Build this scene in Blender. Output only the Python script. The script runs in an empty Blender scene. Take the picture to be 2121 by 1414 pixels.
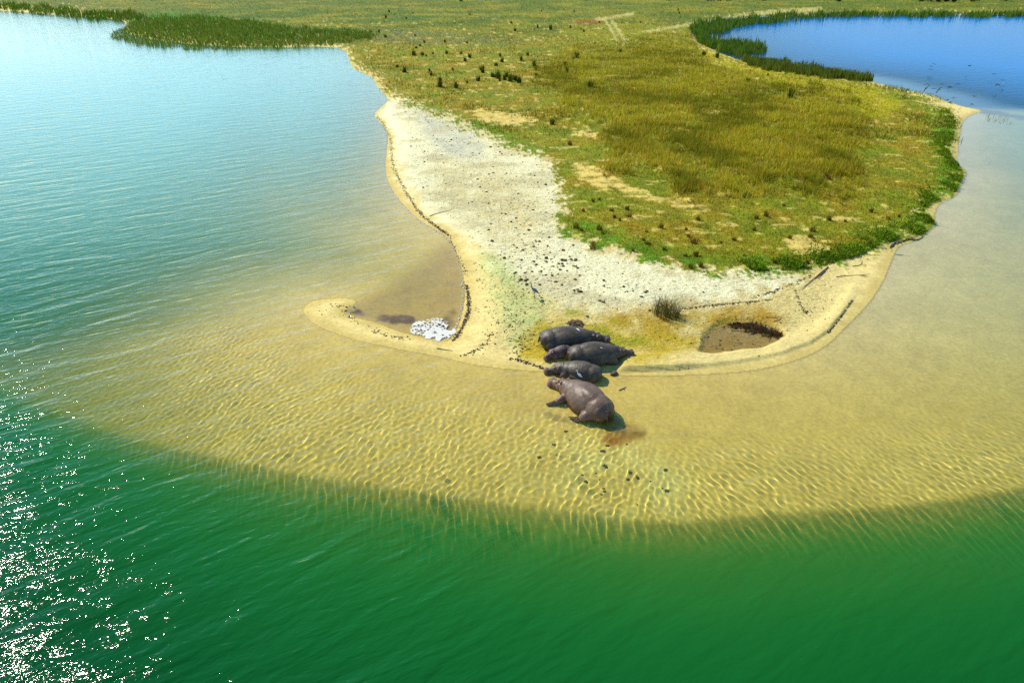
import bpy, bmesh, math, random
import numpy as np
from mathutils import Vector, Matrix

# ------------------------------------------------------------------ camera, sky, sun, exposure
S = bpy.context.scene
COL = S.collection
FPX, PITCH, CAMH = 1414.0, math.radians(29.0), 16.8       # focal length in photo pixels, pitch down, camera height
CU, CV = 1060.5, 707.0
cam = bpy.data.cameras.new('camera'); co = bpy.data.objects.new('camera', cam); COL.objects.link(co)
cam.sensor_width = 36.0; cam.lens = 24.0; cam.clip_start = 0.5; cam.clip_end = 20000
co.location = (0, 0, CAMH); co.rotation_euler = (math.pi/2 - PITCH, 0, 0)
S.camera = co

SUN_AZ, SUN_EL = math.radians(-50.5), math.radians(46.0)  # azimuth from +Y towards +X
w = bpy.data.worlds.new('World'); S.world = w; w.use_nodes = True
nt = w.node_tree; nt.nodes.clear()
out = nt.nodes.new('ShaderNodeOutputWorld'); bg = nt.nodes.new('ShaderNodeBackground')
sky = nt.nodes.new('ShaderNodeTexSky'); sky.sky_type = 'NISHITA'; sky.sun_disc = False
sky.sun_elevation = SUN_EL; sky.sun_rotation = SUN_AZ
sky.air_density = 1.0; sky.dust_density = 0.0; sky.ozone_density = 4.0; sky.altitude = 50
hs = nt.nodes.new('ShaderNodeHueSaturation'); hs.inputs['Saturation'].default_value = 1.15; hs.inputs['Hue'].default_value = .494
nt.links.new(sky.outputs[0], hs.inputs['Color']); nt.links.new(hs.outputs[0], bg.inputs[0]); bg.inputs[1].default_value = 0.15
nt.links.new(bg.outputs[0], out.inputs[0])
sl = bpy.data.lights.new('sun', 'SUN'); so = bpy.data.objects.new('sun', sl); COL.objects.link(so)
sl.energy = 4.6; sl.angle = math.radians(0.53); sl.color = (1.0, 0.93, 0.80); sl.cycles.is_caustics_light = True
sd_ = Vector((math.sin(SUN_AZ)*math.cos(SUN_EL), math.cos(SUN_AZ)*math.cos(SUN_EL), math.sin(SUN_EL)))
so.rotation_euler = sd_.to_track_quat('Z', 'Y').to_euler(); so.location = sd_*60
S.view_settings.view_transform = 'Standard'; S.view_settings.look = 'None'
S.view_settings.exposure = 0.5; S.view_settings.gamma = 1.0; S.view_settings.use_curve_mapping = False
S.cycles.max_bounces = 8; S.cycles.transparent_max_bounces = 12; S.cycles.glossy_bounces = 3
S.cycles.diffuse_bounces = 3; S.cycles.use_denoising = False; S.cycles.sample_clamp_indirect = 6.0; S.cycles.use_adaptive_sampling = False
S.cycles.caustics_reflective = False; S.cycles.caustics_refractive = True

# ------------------------------------------------------------------ helpers
rng = np.random.default_rng(7); rnd = random.Random(7)
WAVE = 1.1   # mean curvature of the wavelets over the sand flat (1/m)
cp, sp = math.cos(PITCH), math.sin(PITCH)
def unproj(u, v, z=0.0):
    u = np.asarray(u, float); v = np.asarray(v, float)
    dx, dy = u-CU, v-CV
    t = (CAMH-z)/(FPX*sp+dy*cp)
    return dx*t, (FPX*cp-dy*sp)*t
def P(u, v, z=0.0):
    x, y = unproj(u, v, z); return Vector((float(x), float(y), z))
def proj(x, y, z=0.0):
    zz = z-CAMH
    d = y*cp-zz*sp; d = np.maximum(d, 0.5)
    return CU+FPX*x/d, CV+FPX*(-(y*sp+zz*cp))/d
def lin(r, g, b, k=1.0):
    f = lambda c: (c/255/12.92 if c/255 <= .04045 else ((c/255+.055)/1.055)**2.4)
    return np.array([f(r)*k, f(g)*k, f(b)*k])
def ss(a, b, x):
    t = np.clip((x-a)/(b-a), 0, 1); return t*t*(3-2*t)
_T = np.random.default_rng(3).random((256, 256))
def vn(x, y):
    xi = np.floor(x).astype(int); yi = np.floor(y).astype(int); fx = x-xi; fy = y-yi
    fx = fx*fx*(3-2*fx); fy = fy*fy*(3-2*fy); xi &= 255; yi &= 255; x1 = (xi+1) & 255; y1 = (yi+1) & 255
    return (_T[xi, yi]*(1-fx)+_T[x1, yi]*fx)*(1-fy)+(_T[xi, y1]*(1-fx)+_T[x1, y1]*fx)*fy
def fbm(x, y, o=4, g=.5):
    a = 1.; s = 0.; n = 0.
    for i in range(o):
        s = s+a*vn(x*2**i+17.3*i, y*2**i+5.1*i); n += a; a *= g
    return s/n
def sdf(px, py, poly, closed=True, pad=None):
    """signed distance, positive inside; outside the padded bounding box it is just -pad"""
    poly = np.asarray(poly, float); shp = px.shape; px = px.ravel(); py = py.ravel()
    if pad is not None:
        m = (px > poly[:, 0].min()-pad) & (px < poly[:, 0].max()+pad) & (py > poly[:, 1].min()-pad) & (py < poly[:, 1].max()+pad)
        res = np.full(px.shape, -float(pad)); res[m] = sdf(px[m], py[m], poly, closed); return res.reshape(shp)
    d2 = np.full(px.shape, 1e18); ins = np.zeros(px.shape, bool); n = len(poly)
    for i in range(n if closed else n-1):
        ax, ay = poly[i]; bx, by = poly[(i+1) % n]; ex, ey = bx-ax, by-ay; L = ex*ex+ey*ey
        if L < 1e-12: continue
        qx = px-ax; qy = py-ay
        t = np.clip((qx*ex+qy*ey)/L, 0, 1)
        d2 = np.minimum(d2, (qx-t*ex)**2+(qy-t*ey)**2)
        if closed and ey != 0:
            c = ((ay > py) != (by > py)) & (px < ex*(py-ay)/ey+ax); ins ^= c
    d = np.sqrt(d2)
    return (np.where(ins, d, -d) if closed else -d).reshape(shp)
def smooth_poly(p, n=2, closed=True):
    p = np.asarray(p, float)
    for _ in range(n):
        q = np.roll(p, -1, 0)
        r = np.empty((2*len(p), 2)); r[0::2] = .75*p+.25*q; r[1::2] = .25*p+.75*q
        if not closed: r = np.vstack([p[:1], r[:-2], p[-1:]])
        p = r
    return p

# ---- node helpers
def mat(name):
    m = bpy.data.materials.new(name); m.use_nodes = True; t = m.node_tree; t.nodes.clear(); return m, t
def N(t, typ, **kw):
    n = t.nodes.new(typ)
    for k, v in kw.items():
        if isinstance(k, str) and k.startswith('i_'): n.inputs[k[2:]].default_value = v
        else: setattr(n, k, v)
    return n
def L(t, a, b): t.links.new(a, b)
def math_(t, op, a, b=None, c=None, clamp=False):
    n = t.nodes.new('ShaderNodeMath'); n.operation = op; n.use_clamp = clamp
    for i, x in enumerate((a, b, c)):
        if x is None: continue
        if isinstance(x, (int, float)): n.inputs[i].default_value = x
        else: t.links.new(x, n.inputs[i])
    return n.outputs[0]
def attr(t, name):
    n = t.nodes.new('ShaderNodeAttribute'); n.attribute_name = name; return n
def mixc(t, f, a, b, bt='MIX'):
    n = t.nodes.new('ShaderNodeMix'); n.data_type = 'RGBA'; n.blend_type = bt
    for s, x in ((0, f), (6, a), (7, b)):
        if isinstance(x, (int, float)): n.inputs[s].default_value = x
        elif isinstance(x, (tuple, list, np.ndarray)): n.inputs[s].default_value = (*[float(q) for q in x[:3]], 1)
        else: t.links.new(x, n.inputs[s])
    return n.outputs[2]
def simple(name, c1, c2, scale=8., rough=.7, bump=.3, dist=.02, coords='Object', spec=.3):
    m, t = mat(name); o = N(t, 'ShaderNodeOutputMaterial'); b = N(t, 'ShaderNodeBsdfPrincipled')
    tc = N(t, 'ShaderNodeTexCoord'); nz = N(t, 'ShaderNodeTexNoise'); nz.inputs['Scale'].default_value = scale; nz.inputs['Detail'].default_value = 4
    L(t, tc.outputs[coords], nz.inputs['Vector'])
    mr = N(t, 'ShaderNodeMapRange'); mr.inputs[1].default_value = .3; mr.inputs[2].default_value = .7; L(t, nz.outputs[0], mr.inputs[0])
    L(t, mixc(t, mr.outputs[0], c1, c2), b.inputs['Base Color'])
    b.inputs['Roughness'].default_value = rough; b.inputs['Specular IOR Level'].default_value = spec
    if bump:
        bp = N(t, 'ShaderNodeBump'); bp.inputs['Strength'].default_value = bump; bp.inputs['Distance'].default_value = dist
        L(t, nz.outputs[0], bp.inputs['Height']); L(t, bp.outputs[0], b.inputs['Normal'])
    L(t, b.outputs[0], o.inputs[0]); return m

# ---- mesh helpers
def mesh_np(name, V, F, smooth=True):
    """F: (n,k) array of equal-sized faces"""
    me = bpy.data.meshes.new(name); V = np.asarray(V, np.float32); F = np.asarray(F, np.int32); k = F.shape[1]
    me.vertices.add(len(V)); me.vertices.foreach_set('co', V.ravel())
    me.loops.add(F.size); me.loops.foreach_set('vertex_index', F.ravel())
    me.polygons.add(len(F)); me.polygons.foreach_set('loop_start', np.arange(0, F.size, k, dtype=np.int32))
    me.update(calc_edges=True)
    if smooth: me.polygons.foreach_set('use_smooth', np.ones(len(F), bool))
    return me
def set_attr(me, name, arr):
    arr = np.asarray(arr, np.float32)
    if arr.ndim == 2:
        a = me.attributes.new(name, 'FLOAT_COLOR', 'POINT')
        a.data.foreach_set('color', np.hstack([arr, np.ones((len(arr), 1), np.float32)]).ravel())
    else:
        a = me.attributes.new(name, 'FLOAT', 'POINT'); a.data.foreach_set('value', arr)
def link(name, me, m=None, parent=None, loc=None):
    o = bpy.data.objects.new(name, me); COL.objects.link(o)
    if m is not None and not me.materials: me.materials.append(m)
    if parent is not None: o.parent = parent
    if loc is not None: o.location = loc
    return o
def tag(o, label=None, cat=None, group=None, kind=None):
    if label: o['label'] = label
    if cat: o['category'] = cat
    if group: o['group'] = group
    if kind: o['kind'] = kind
    return o
def copy_tree(o, parent=None):
    c = o.copy(); COL.objects.link(c); c.parent = parent
    for ch in o.children: copy_tree(ch, c)
    return c
def sweep(path, radii, n=10, up=(0, 0, 1)):
    """closed tube along a path; radii: r or (side, vertical)"""
    path = [Vector(p) for p in path]; V = []; F = []
    for i, p in enumerate(path):
        a = path[max(i-1, 0)]; b = path[min(i+1, len(path)-1)]; d = (b-a).normalized()
        s = d.cross(Vector(up))
        if s.length < 1e-3: s = d.cross(Vector((0, 1, 0)))
        s.normalize(); q = s.cross(d).normalized()
        r = radii[i]; rs, rv = (r, r) if not isinstance(r, tuple) else r
        for k in range(n):
            an = 2*math.pi*k/n; V.append(p+s*math.cos(an)*rs+q*math.sin(an)*rv)
    for i in range(len(path)-1):
        for k in range(n): F.append((i*n+k, i*n+(k+1) % n, (i+1)*n+(k+1) % n, (i+1)*n+k))
    F.append(tuple(range(n-1, -1, -1))); F.append(tuple((len(path)-1)*n+k for k in range(n)))
    return V, F
def mesh_py(name, V, F, smooth=True):
    me = bpy.data.meshes.new(name); me.from_pydata([tuple(v) for v in V], [], F); me.update()
    if smooth: me.polygons.foreach_set('use_smooth', np.ones(len(me.polygons), bool))
    return me
def join(parts):
    V = []; F = []
    for v, f in parts:
        o = len(V); V += list(v); F += [tuple(i+o for i in q) for q in f]
    return V, F

# ------------------------------------------------------------------ the shore, in pixels of the photograph laid on the water plane
SHORE = [(-9000, -40), (-2500, -22), (-900, -6), (-300, 8), (0, 22), (120, 32), (250, 40), (262, 50), (250, 68), (330, 86), (450, 97), (560, 100), (640, 97), (690, 98), (715, 104),
 (722, 120), (728, 140), (752, 152), (772, 160), (778, 175), (790, 190), (803, 203), (800, 212), (785, 225), (772, 237), (780, 248), (795, 262),
 (803, 285), (800, 310), (797, 345), (800, 370), (812, 395), (830, 420), (855, 445), (880, 465), (905, 478), (925, 490), (938, 505), (948, 530), (957, 560),
 (962, 590), (962, 620), (955, 655), (945, 685), (930, 708), (900, 704), (860, 695), (820, 684), (780, 668), (750, 660), (722, 653), (710, 647), (718, 640),
 (737, 631), (740, 623), (725, 617), (690, 617), (660, 620), (640, 626), (625, 640), (634, 657), (660, 677), (700, 693), (740, 705), (790, 716), (850, 728),
 (910, 739), (960, 751), (1010, 760), (1060, 766), (1110, 769), (1150, 771), (1200, 773), (1250, 776), (1320, 778), (1393, 778), (1450, 776), (1518, 772),
 (1570, 766), (1611, 758), (1673, 739), (1714, 716), (1736, 695), (1760, 671), (1798, 633), (1829, 587), (1848, 540), (1855, 520), (1866, 508), (1884, 503), (1907, 493),
 (1928, 477), (1942, 465), (1937, 455), (1938, 439), (1943, 424), (1968, 413), (1986, 401), (1984, 391), (1996, 381), (1991, 376), (2004, 363), (2001, 353), (1989, 345),
 (1980, 338), (1980, 327), (1986, 320), (1984, 307), (1989, 284), (1990, 266), (1996, 251), (2007, 241), (2027, 233), (2040, 231), (2022, 226), (2007, 223), (1991, 219),
 (1971, 213), (1956, 208), (1940, 201), (1925, 196), (1880, 187), (1840, 178), (1810, 169), (1740, 158), (1680, 150), (1600, 140), (1540, 128), (1490, 110), (1450, 90), (1430, 70),
 (1432, 54), (1475, 42), (1560, 34), (1700, 29), (1900, 28), (2121, 29), (2600, 26), (5000, 6), (9000, -20), (12000, -60), (-12000, -60)]
SH = smooth_poly(SHORE, 1)
SHW = np.stack(unproj(SH[:, 0], SH[:, 1]), 1)
POOL = smooth_poly([(1452, 696), (1474, 674), (1512, 663), (1565, 661), (1605, 671), (1635, 697), (1621, 708), (1596, 719), (1558, 730), (1502, 733), (1465, 738), (1440, 733), (1452, 717)], 2)
GRASS = smooth_poly([(-9000, -40), (-900, -6), (-300, 5), (0, 18), (250, 36), (262, 46), (255, 66), (330, 82), (450, 92), (560, 95), (640, 92), (690, 92), (716, 99), (727, 118), (736, 138), (760, 150), (780, 160), (786, 175),
 (800, 192), (826, 205), (850, 222), (900, 238), (960, 262), (1000, 285), (1060, 315), (1110, 330), (1140, 345), (1150, 380), (1155, 410), (1175, 430),
 (1160, 460), (1150, 480), (1175, 500), (1230, 520), (1300, 540), (1360, 560), (1410, 572), (1480, 572), (1550, 570), (1620, 565), (1680, 560), (1712, 548), (1760, 540), (1800, 525),
 (1835, 505), (1850, 498), (1890, 497), (1926, 478), (1938, 463), (1905, 447), (1885, 440), (1925, 422), (1962, 410), (1982, 398), (1980, 390), (1990, 378), (1986, 372), (2000, 360), (1985, 345), (1970, 330), (1965, 315),
 (1976, 300), (1980, 270), (1976, 240), (1962, 228), (1925, 219), (1950, 212), (1925, 202), (1895, 195), (1820, 177), (1740, 156), (1600, 141), (1490, 114), (1452, 96), (1440, 74), (1440, 58), (1480, 48),
 (1560, 41), (1700, 36), (2121, 37), (5000, 14), (12000, -60), (-12000, -60)], 1)
TALL = smooth_poly([(1130, 150), (1180, 120), (1260, 105), (1330, 92), (1400, 85), (1440, 88), (1435, 110), (1460, 130), (1500, 150), (1530, 175), (1600, 185), (1680, 200), (1740, 215), (1790, 255), (1780, 300), (1765, 350),
 (1750, 385), (1700, 400), (1640, 405), (1560, 400), (1500, 415), (1430, 400), (1380, 385), (1330, 375), (1280, 350), (1255, 320), (1260, 290), (1230, 260), (1180, 240), (1140, 200), (1110, 170)], 2)
SHELF = smooth_poly([(-9000, 500), (-1500, 640), (-300, 745), (0, 800), (120, 850), (250, 895), (400, 935), (600, 975), (750, 1000), (1000, 1035), (1150, 1052), (1280, 1070), (1400, 1078), (1500, 1068), (1620, 1058), (1800, 1050), (1960, 1035), (2121, 1008), (2500, 950), (4000, 700), (9000, 300),
 (9000, -60), (-9000, -60)], 2)-np.array([0., 14.])
SCARP = np.array([(1200, 772), (1296, 770), (1340, 768.5), (1390, 767), (1440, 763), (1500, 757), (1560, 748), (1620, 735), (1680, 712), (1715, 688), (1745, 650), (1765, 625), (1790, 590)], float)

# ------------------------------------------------------------------ the grid that ground and water share
us = np.concatenate([[-9000, -4000, -1800, -900], np.arange(-330, 2451, 2.7), [3000, 4000, 6500, 11000]])
vs = np.concatenate([np.array([-70, -64, -58, -52, -46, -40, -34, -28, -22, -16, -10]), np.arange(-6, 780, 2.25), np.arange(783, 1090, 4.5), np.arange(1094, 1700, 14)])
ys = np.concatenate([unproj(0, vs)[1], [5., 0., -8., -40., -300.]])
dep = np.maximum(ys*cp+CAMH*sp, 16.0)
X = (us[None, :]-CU)/FPX*dep[:, None]; Y = np.repeat(ys[:, None], len(us), 1)
U, V = proj(X, Y); V = np.clip(V, -76, 6000)
nr, nc = X.shape

def terrain():
    sw = sdf(X, Y, SHW); dist = np.abs(sw)
    n1 = fbm(X*.35, Y*.35, 4)-.5; n2 = fbm(X*1.3+9, Y*1.3, 4)-.5
    # ---- height
    land = .10*(1-np.exp(-dist/1.2))+.02*np.minimum(dist, 25)+.16*ss(2, 14, dist)*(.5+n1)
    gm = ss(-20, 20, sdf(U, V, GRASS, pad=110)+n2*30*ss(90, 260, V)+(fbm(X*.9+40, Y*.9+3, 4)-.5)*44*ss(90, 260, V)*ss(1900, 1700, U))
    tall = ss(-34, 34, sdf(U, V, TALL, pad=140)+(n1+n2)*80)
    land = land+.10*gm+.25*tall+gm*.14*n2
    sand_rough = ss(700, 860, U-(V-450)*.3)*ss(1800, 1650, U)*ss(0.8, 3, sw)
    land = land+sand_rough*(1-gm)*(fbm(X*3.3, Y*3.3, 3)-.5)*.09
    # step of the little sand bank right of the hippos
    vl = np.interp(U, SCARP[:, 0], SCARP[:, 1])+n2*2.5
    land = land+(.10+.12*ss(1480, 1400, U))*ss(1.6, -1.6, V-vl)*ss(1270, 1300, U)*ss(1790, 1740, U)*ss(-46, -14, V-vl)
    pool = ss(-3, 9, sdf(U, V, POOL, pad=40)+n2*8)
    land = land*(1-pool)-.05*pool*(.6+n2)
    bank = ss(6, 40, V-0) * 0
    shelf = sdf(U, V, SHELF, pad=None)
    shw = np.stack(unproj(SHELF[:, 0], np.maximum(SHELF[:, 1], -60)), 1)
    offd = np.maximum(-sdf(X, Y, shw), 0)
    leftlake = ss(900, 560, U+(V-500)*.2)*ss(700, 600, V-0.25*(620-np.minimum(U, 620))*.3)
    shallow = .03+.25*(1-np.exp(-dist/2.0))+.045*np.minimum(dist, 14)+.10*n1*ss(.5, 4, dist)
    d = shallow+leftlake*(.06*np.minimum(dist, 24))
    pond = ss(0, 1, (236-(V+(2121-U)*.02))/16)*ss(1200, 1300, U)
    # the far pond: beyond the sand spit
    d = d+pond*(.05*np.minimum(dist, 40))+.05*n2*ss(.5, 3, dist)
    d = d+(.95-.45*ss(760, 600, V))*ss(680, -200, U)*ss(360, 540, V)*(1-pond)*ss(1, 8, dist)
    d = d+np.minimum(offd*.55, 1.2)+np.minimum(offd*.32, 8)
    d = np.maximum(d, .012*np.minimum(dist, 1)+.02*ss(0, .3, dist))
    H = np.where((sw > 0), np.maximum(land, .006*np.minimum(dist*3, 1)) if False else land, -d)
    return dict(H=H, sw=sw, gm=gm, tall=tall, pool=pool, d=np.where(sw > 0, np.maximum(-land, 0), d), pond=pond, n1=n1, n2=n2, offd=offd, leftlake=leftlake, rough=sand_rough)
T = terrain(); H = T['H']
def at_grid(A, x, y):
    """bilinear look-up of a grid array at world x, y"""
    x = np.asarray(x, float); y = np.asarray(y, float)
    r = np.interp(-y, -ys, np.arange(nr)); dd = np.maximum(y*cp+CAMH*sp, 16.0)
    c = np.interp(x/dd*FPX+CU, us, np.arange(nc))
    r0 = np.clip(np.floor(r).astype(int), 0, nr-2); c0 = np.clip(np.floor(c).astype(int), 0, nc-2); fr = r-r0; fc = c-c0
    if A.ndim == 3: fr = fr[..., None]; fc = fc[..., None]
    return (A[r0, c0]*(1-fc)+A[r0, c0+1]*fc)*(1-fr)+(A[r0+1, c0]*(1-fc)+A[r0+1, c0+1]*fc)*fr
def gz(x, y): return float(at_grid(H, x, y))
def G(u, v):
    """world point on the ground (or lake bed) under photo pixel u, v"""
    z = 0.
    for _ in range(3):
        x, y = unproj(u, v, z); z = gz(x, y)
    return Vector((float(x), float(y), z))

# ------------------------------------------------------------------ colours of the ground (albedo)
def pm(poly, soft, amp=0, pad=None, off=0):
    return ss(-soft, soft, sdf(U, V, smooth_poly(poly, 2), pad=pad or soft*3+amp*2+20)+off+T['n2']*amp*2)
def pl(line, wid, soft, amp=0):
    return ss(-wid-soft, -wid, sdf(U, V, smooth_poly(line, 2, False), closed=False, pad=wid*4+40)+T['n2']*amp*2)
def mixa(A, B, f): return A*(1-f[..., None])+np.asarray(B)*f[..., None]
K = .80
n1, n2, sw, gm, tall = T['n1'], T['n2'], T['sw'], T['gm'], T['tall']
n3 = fbm(X*4.1, Y*4.1+3, 3)-.5; n4 = fbm(X*.09+4, Y*.09, 3)-.5; n5 = fbm(X*.9+40, Y*.9+3, 4)-.5; n6 = fbm(X*.4+4, Y*.55+13, 4)-.5
white = lin(243, 235, 182, .80); yell = lin(226, 204, 128, K); sandwet = lin(196, 172, 92, K)
C = np.ones(X.shape+(3,))*yell
zone_white = pm([(790, 205), (830, 205), (900, 235), (1060, 315), (1160, 350), (1170, 430), (1150, 480), (1240, 525), (1420, 575), (1560, 575), (1660, 572), (1640, 595), (1540, 625), (1420, 650), (1300, 655), (1180, 645), (1060, 590), (1010, 530), (960, 480), (900, 450), (850, 400), (820, 330), (800, 260), (780, 235)], 20, 34)
C = mixa(C, white, zone_white)
tanz = pm([(900, 330), (980, 340), (1100, 380), (1130, 440), (1120, 500), (1050, 520), (1000, 500), (950, 440), (900, 400)], 40, 30)
C = mixa(C, lin(222, 206, 142, K), tanz*np.clip(.8+n5*1.6, 0, 1))
greyz = pm([(845, 225), (900, 240), (1000, 290), (1010, 330), (960, 340), (900, 310), (870, 260)], 16, 20)
C = mixa(C, lin(205, 202, 168, K), greyz*np.clip(.8+n5*1.5, 0, 1))
C = mixa(C, lin(206, 194, 140, K), zone_white*ss(.03, .16, n6)*.75)
alg = pm([(1000, 520), (1040, 530), (1080, 600), (1150, 640), (1130, 670), (1100, 740), (1060, 730), (1040, 670), (1015, 620), (995, 560)], 22, 18)
C = mixa(C, lin(196, 202, 122, K), alg*np.clip(.75+n5*1.6, 0, 1))
och = pm([(1110, 660), (1300, 655), (1480, 650), (1560, 655), (1450, 700), (1440, 740), (1330, 762), (1230, 760), (1120, 755), (1060, 740)], 16, 14)
C = mixa(C, lin(196, 170, 46, K), och*np.clip(.72+n5*2.2, 0, 1))
och2 = pm([(1230, 650), (1400, 645), (1560, 640), (1640, 640), (1620, 690), (1500, 670), (1440, 700), (1300, 690)], 22, 18)
C = mixa(C, lin(184, 146, 44, K), och2*np.clip(.5+n5*2.6, 0, 1))
grn = pm([(1120, 655), (1200, 650), (1330, 690), (1350, 740), (1250, 720), (1120, 690)], 20, 18)
C = mixa(C, lin(150, 158, 40, K), grn*np.clip(n5*3.2, 0, .8))
C = mixa(C, lin(176, 146, 56, K), T['pool']*np.clip(.9+n2, 0, 1))
# wet margin
wet = ss(1.1, .15, sw+n2*.5)*(sw > 0)
C = mixa(C, sandwet, wet*.75)
# grass land
olive = lin(130, 140, 30, K); dry = lin(162, 138, 36, K); yg = lin(176, 166, 22, K); lush = lin(92, 142, 26, K); dark = lin(132, 124, 34, K)
Gc = np.ones(X.shape+(3,))*olive
Gc = mixa(Gc, dry, np.clip(.5+n1*2.6, 0, 1)*.8)
Gc = mixa(Gc, lin(92, 112, 26, K), ss(110, 50, V)*np.clip(.75+n4*2.5, 0, 1)*.85)
yz = pm([(1440, 100), (1500, 110), (1580, 150), (1700, 175), (1820, 185), (1880, 215), (1820, 260), (1760, 230), (1680, 205), (1530, 170), (1450, 130)], 14, 10)
Gc = mixa(Gc, yg, yz*.9)
yz2 = pm([(1120, 60), (1400, 50), (1440, 75), (1400, 84), (1250, 100)], 14, 8)
Gc = mixa(Gc, yg, yz2*.35)
lz = pm([(1140, 455), (1200, 470), (1300, 505), (1420, 530), (1550, 548), (1700, 535), (1790, 500), (1850, 480), (1880, 440), (1930, 415), (1940, 360), (1925, 300), (1930, 230), (1800, 185), (1980, 225), (2010, 350), (1960, 470), (1840, 520), (1700, 580), (1420, 590), (1200, 530), (1130, 490)], 22, 26)
Gc = mixa(Gc, lush, lz*np.clip(.62+n5*1.5, 0, 1))
lz2 = pm([(790, 195), (900, 225), (1000, 262), (1120, 315), (1140, 345), (1050, 320), (950, 265), (850, 225)], 10, 10)
Gc = mixa(Gc, lush, lz2*.55)
lz5 = pm([(210, 60), (300, 24), (480, 34), (640, 62), (720, 96), (560, 106), (320, 100)], 10, 6)
Gc = mixa(Gc, lin(84, 116, 26, K), lz5*.85)
lz3 = pm([(300, 30), (450, 36), (455, 48), (320, 52)], 4, 2)
Gc = mixa(Gc, lin(72, 128, 10, K), lz3)
lz4 = pm([(450, 60), (640, 84), (720, 100), (860, 60), (1100, 40), (700, 20), (350, 20)], 14, 8)
Gc = mixa(Gc, lin(84, 112, 24, K), lz4*np.clip(.4+n4*3, 0, 1)*.8)
blu = pm([(700, 82), (780, 62), (900, 70), (1080, 88), (1090, 102), (960, 100), (800, 92)], 8, 8)
Gc = mixa(Gc, lin(112, 118, 84, K), blu*np.clip(.4+n5*2.5, 0, 1))
red = pm([(1180, 50), (1250, 44), (1255, 54), (1200, 58)], 3, 3)
Gc = mixa(Gc, lin(150, 92, 48, K), red*.8)
Gc = mixa(Gc, dark, tall*np.clip(.7+n1*2, 0, 1)*.75)
Gc = Gc*(1+.7*n2+.5*n3)[..., None]
# bare sand in the turf
bare = np.zeros(X.shape)
for poly, a in (([(960, 228), (1090, 240), (1130, 272), (1060, 280), (990, 262)], .9), ([(1150, 268), (1260, 285), (1265, 315), (1190, 300)], .8), ([(1170, 330), (1260, 360), (1300, 390), (1420, 430), (1480, 445), (1430, 460), (1300, 430), (1190, 400)], .75),
                ([(1630, 490), (1720, 500), (1740, 535), (1660, 540), (1610, 520)], .85), ([(1540, 470), (1700, 470), (1700, 500), (1570, 500)], .6), ([(1140, 380), (1220, 400), (1230, 470), (1160, 460)], .5),
                ([(900, 185), (960, 190), (960, 205), (880, 205)], .6), ([(1800, 220), (1850, 260), (1850, 400), (1810, 390), (1800, 300)], .42), ([(1080, 80), (1170, 78), (1165, 90), (1060, 90)], .75), ([(1050, 112), (1110, 108), (1110, 118), (1060, 120)], .7),
                ([(740, 130), (860, 170), (900, 215), (830, 200), (780, 165)], .5), ([(1880, 207), (1990, 214), (1990, 226), (1900, 226)], .9), ([(880, 100), (1100, 120), (1150, 200), (900, 180)], .34), ([(1140, 370), (1300, 400), (1500, 440), (1850, 420), (1870, 480), (1700, 545), (1400, 545), (1240, 500), (1160, 450)], .46)):
    bare = np.maximum(bare, a*pm(poly, 18 if V is not None else 0, 14))
nb = fbm(X*2.1+3, Y*2.1, 4); nb2 = fbm(X*.7, Y*2.6, 3)
nbf = .45*nb+.35*nb2+.2*fbm(X*6+9, Y*6, 2)
bf = ss(.0, .16, bare*.60-.02-(1-nbf)*.62)*(bare > .02)
bf = np.maximum(bf, ss(.70, .76, fbm(X*.9+70, Y*1.6, 3))*.7*ss(30, 60, V))
Gc = Gc*np.array([.95, .93, .55])
Gc = mixa(Gc, np.clip(lin(226, 198, 104, K)[None, None]*(.85+.9*np.clip(nb-.4, 0, .5))[..., None], 0, .8), np.clip(bf, 0, .9))
for tr in ([(1236, 46), (1262, 42), (1310, 34)], [(1252, 47), (1262, 62), (1272, 78), (1280, 97)], [(1268, 50), (1280, 68), (1292, 85), (1300, 98)], [(1340, 70), (1400, 58), (1480, 44), (1560, 30), (1700, 22)]):
    Gc = mixa(Gc, lin(196, 186, 104, K), pl(tr, 1.5, 3, 3)*.8)
C = C*(1+.22*n2+.16*n3)[..., None]
gedge = np.clip(gm+(n3*1.5+(fbm(X*6, Y*9, 2)-.5)*.8)*(gm > .02)*(gm < .98), 0, 1)
C = mixa(C, Gc, ss(.35, .65, gedge))
# lake bed
B = np.ones(X.shape+(3,))*lin(206, 184, 98, K)
B = mixa(B, lin(204, 194, 138, K), ss(1250, 1750, U)*ss(900, 560, V)*.9)
B = mixa(B, lin(196, 182, 112, K), T['leftlake'])
lag = pm([(740, 625), (850, 560), (950, 480), (975, 600), (960, 700), (860, 700), (780, 672), (730, 652)], 26, 8)
B = mixa(B, lin(170, 144, 74, K), lag*.8)
lagd = np.maximum(pl([(725, 645), (770, 655), (800, 657), (850, 660)], 3, 9, 10), pm([(900, 680), (935, 640), (945, 650), (935, 690), (915, 690)], 8, 9))
B = mixa(B, lin(104, 84, 54, K), lagd*np.clip(.6+n2*2, 0, 1))
mott = pm([(1080, 920), (1250, 900), (1420, 950), (1450, 1040), (1400, 1075), (1150, 1060), (1040, 1020), (1060, 960)], 30, 20)
B = mixa(B, lin(214, 206, 126, K), mott*np.clip(.5+n5*3, 0, 1)*.7)
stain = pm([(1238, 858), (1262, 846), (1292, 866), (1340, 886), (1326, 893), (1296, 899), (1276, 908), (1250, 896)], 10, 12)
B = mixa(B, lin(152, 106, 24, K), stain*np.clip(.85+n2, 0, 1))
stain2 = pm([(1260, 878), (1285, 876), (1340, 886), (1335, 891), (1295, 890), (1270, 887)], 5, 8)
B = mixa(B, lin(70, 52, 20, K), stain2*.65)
rip = pm([(1118, 842), (1130, 842), (1180, 862), (1190, 868), (1150, 862)], 5, 6)
B = mixa(B, lin(120, 96, 52, K), rip*.6)
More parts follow.
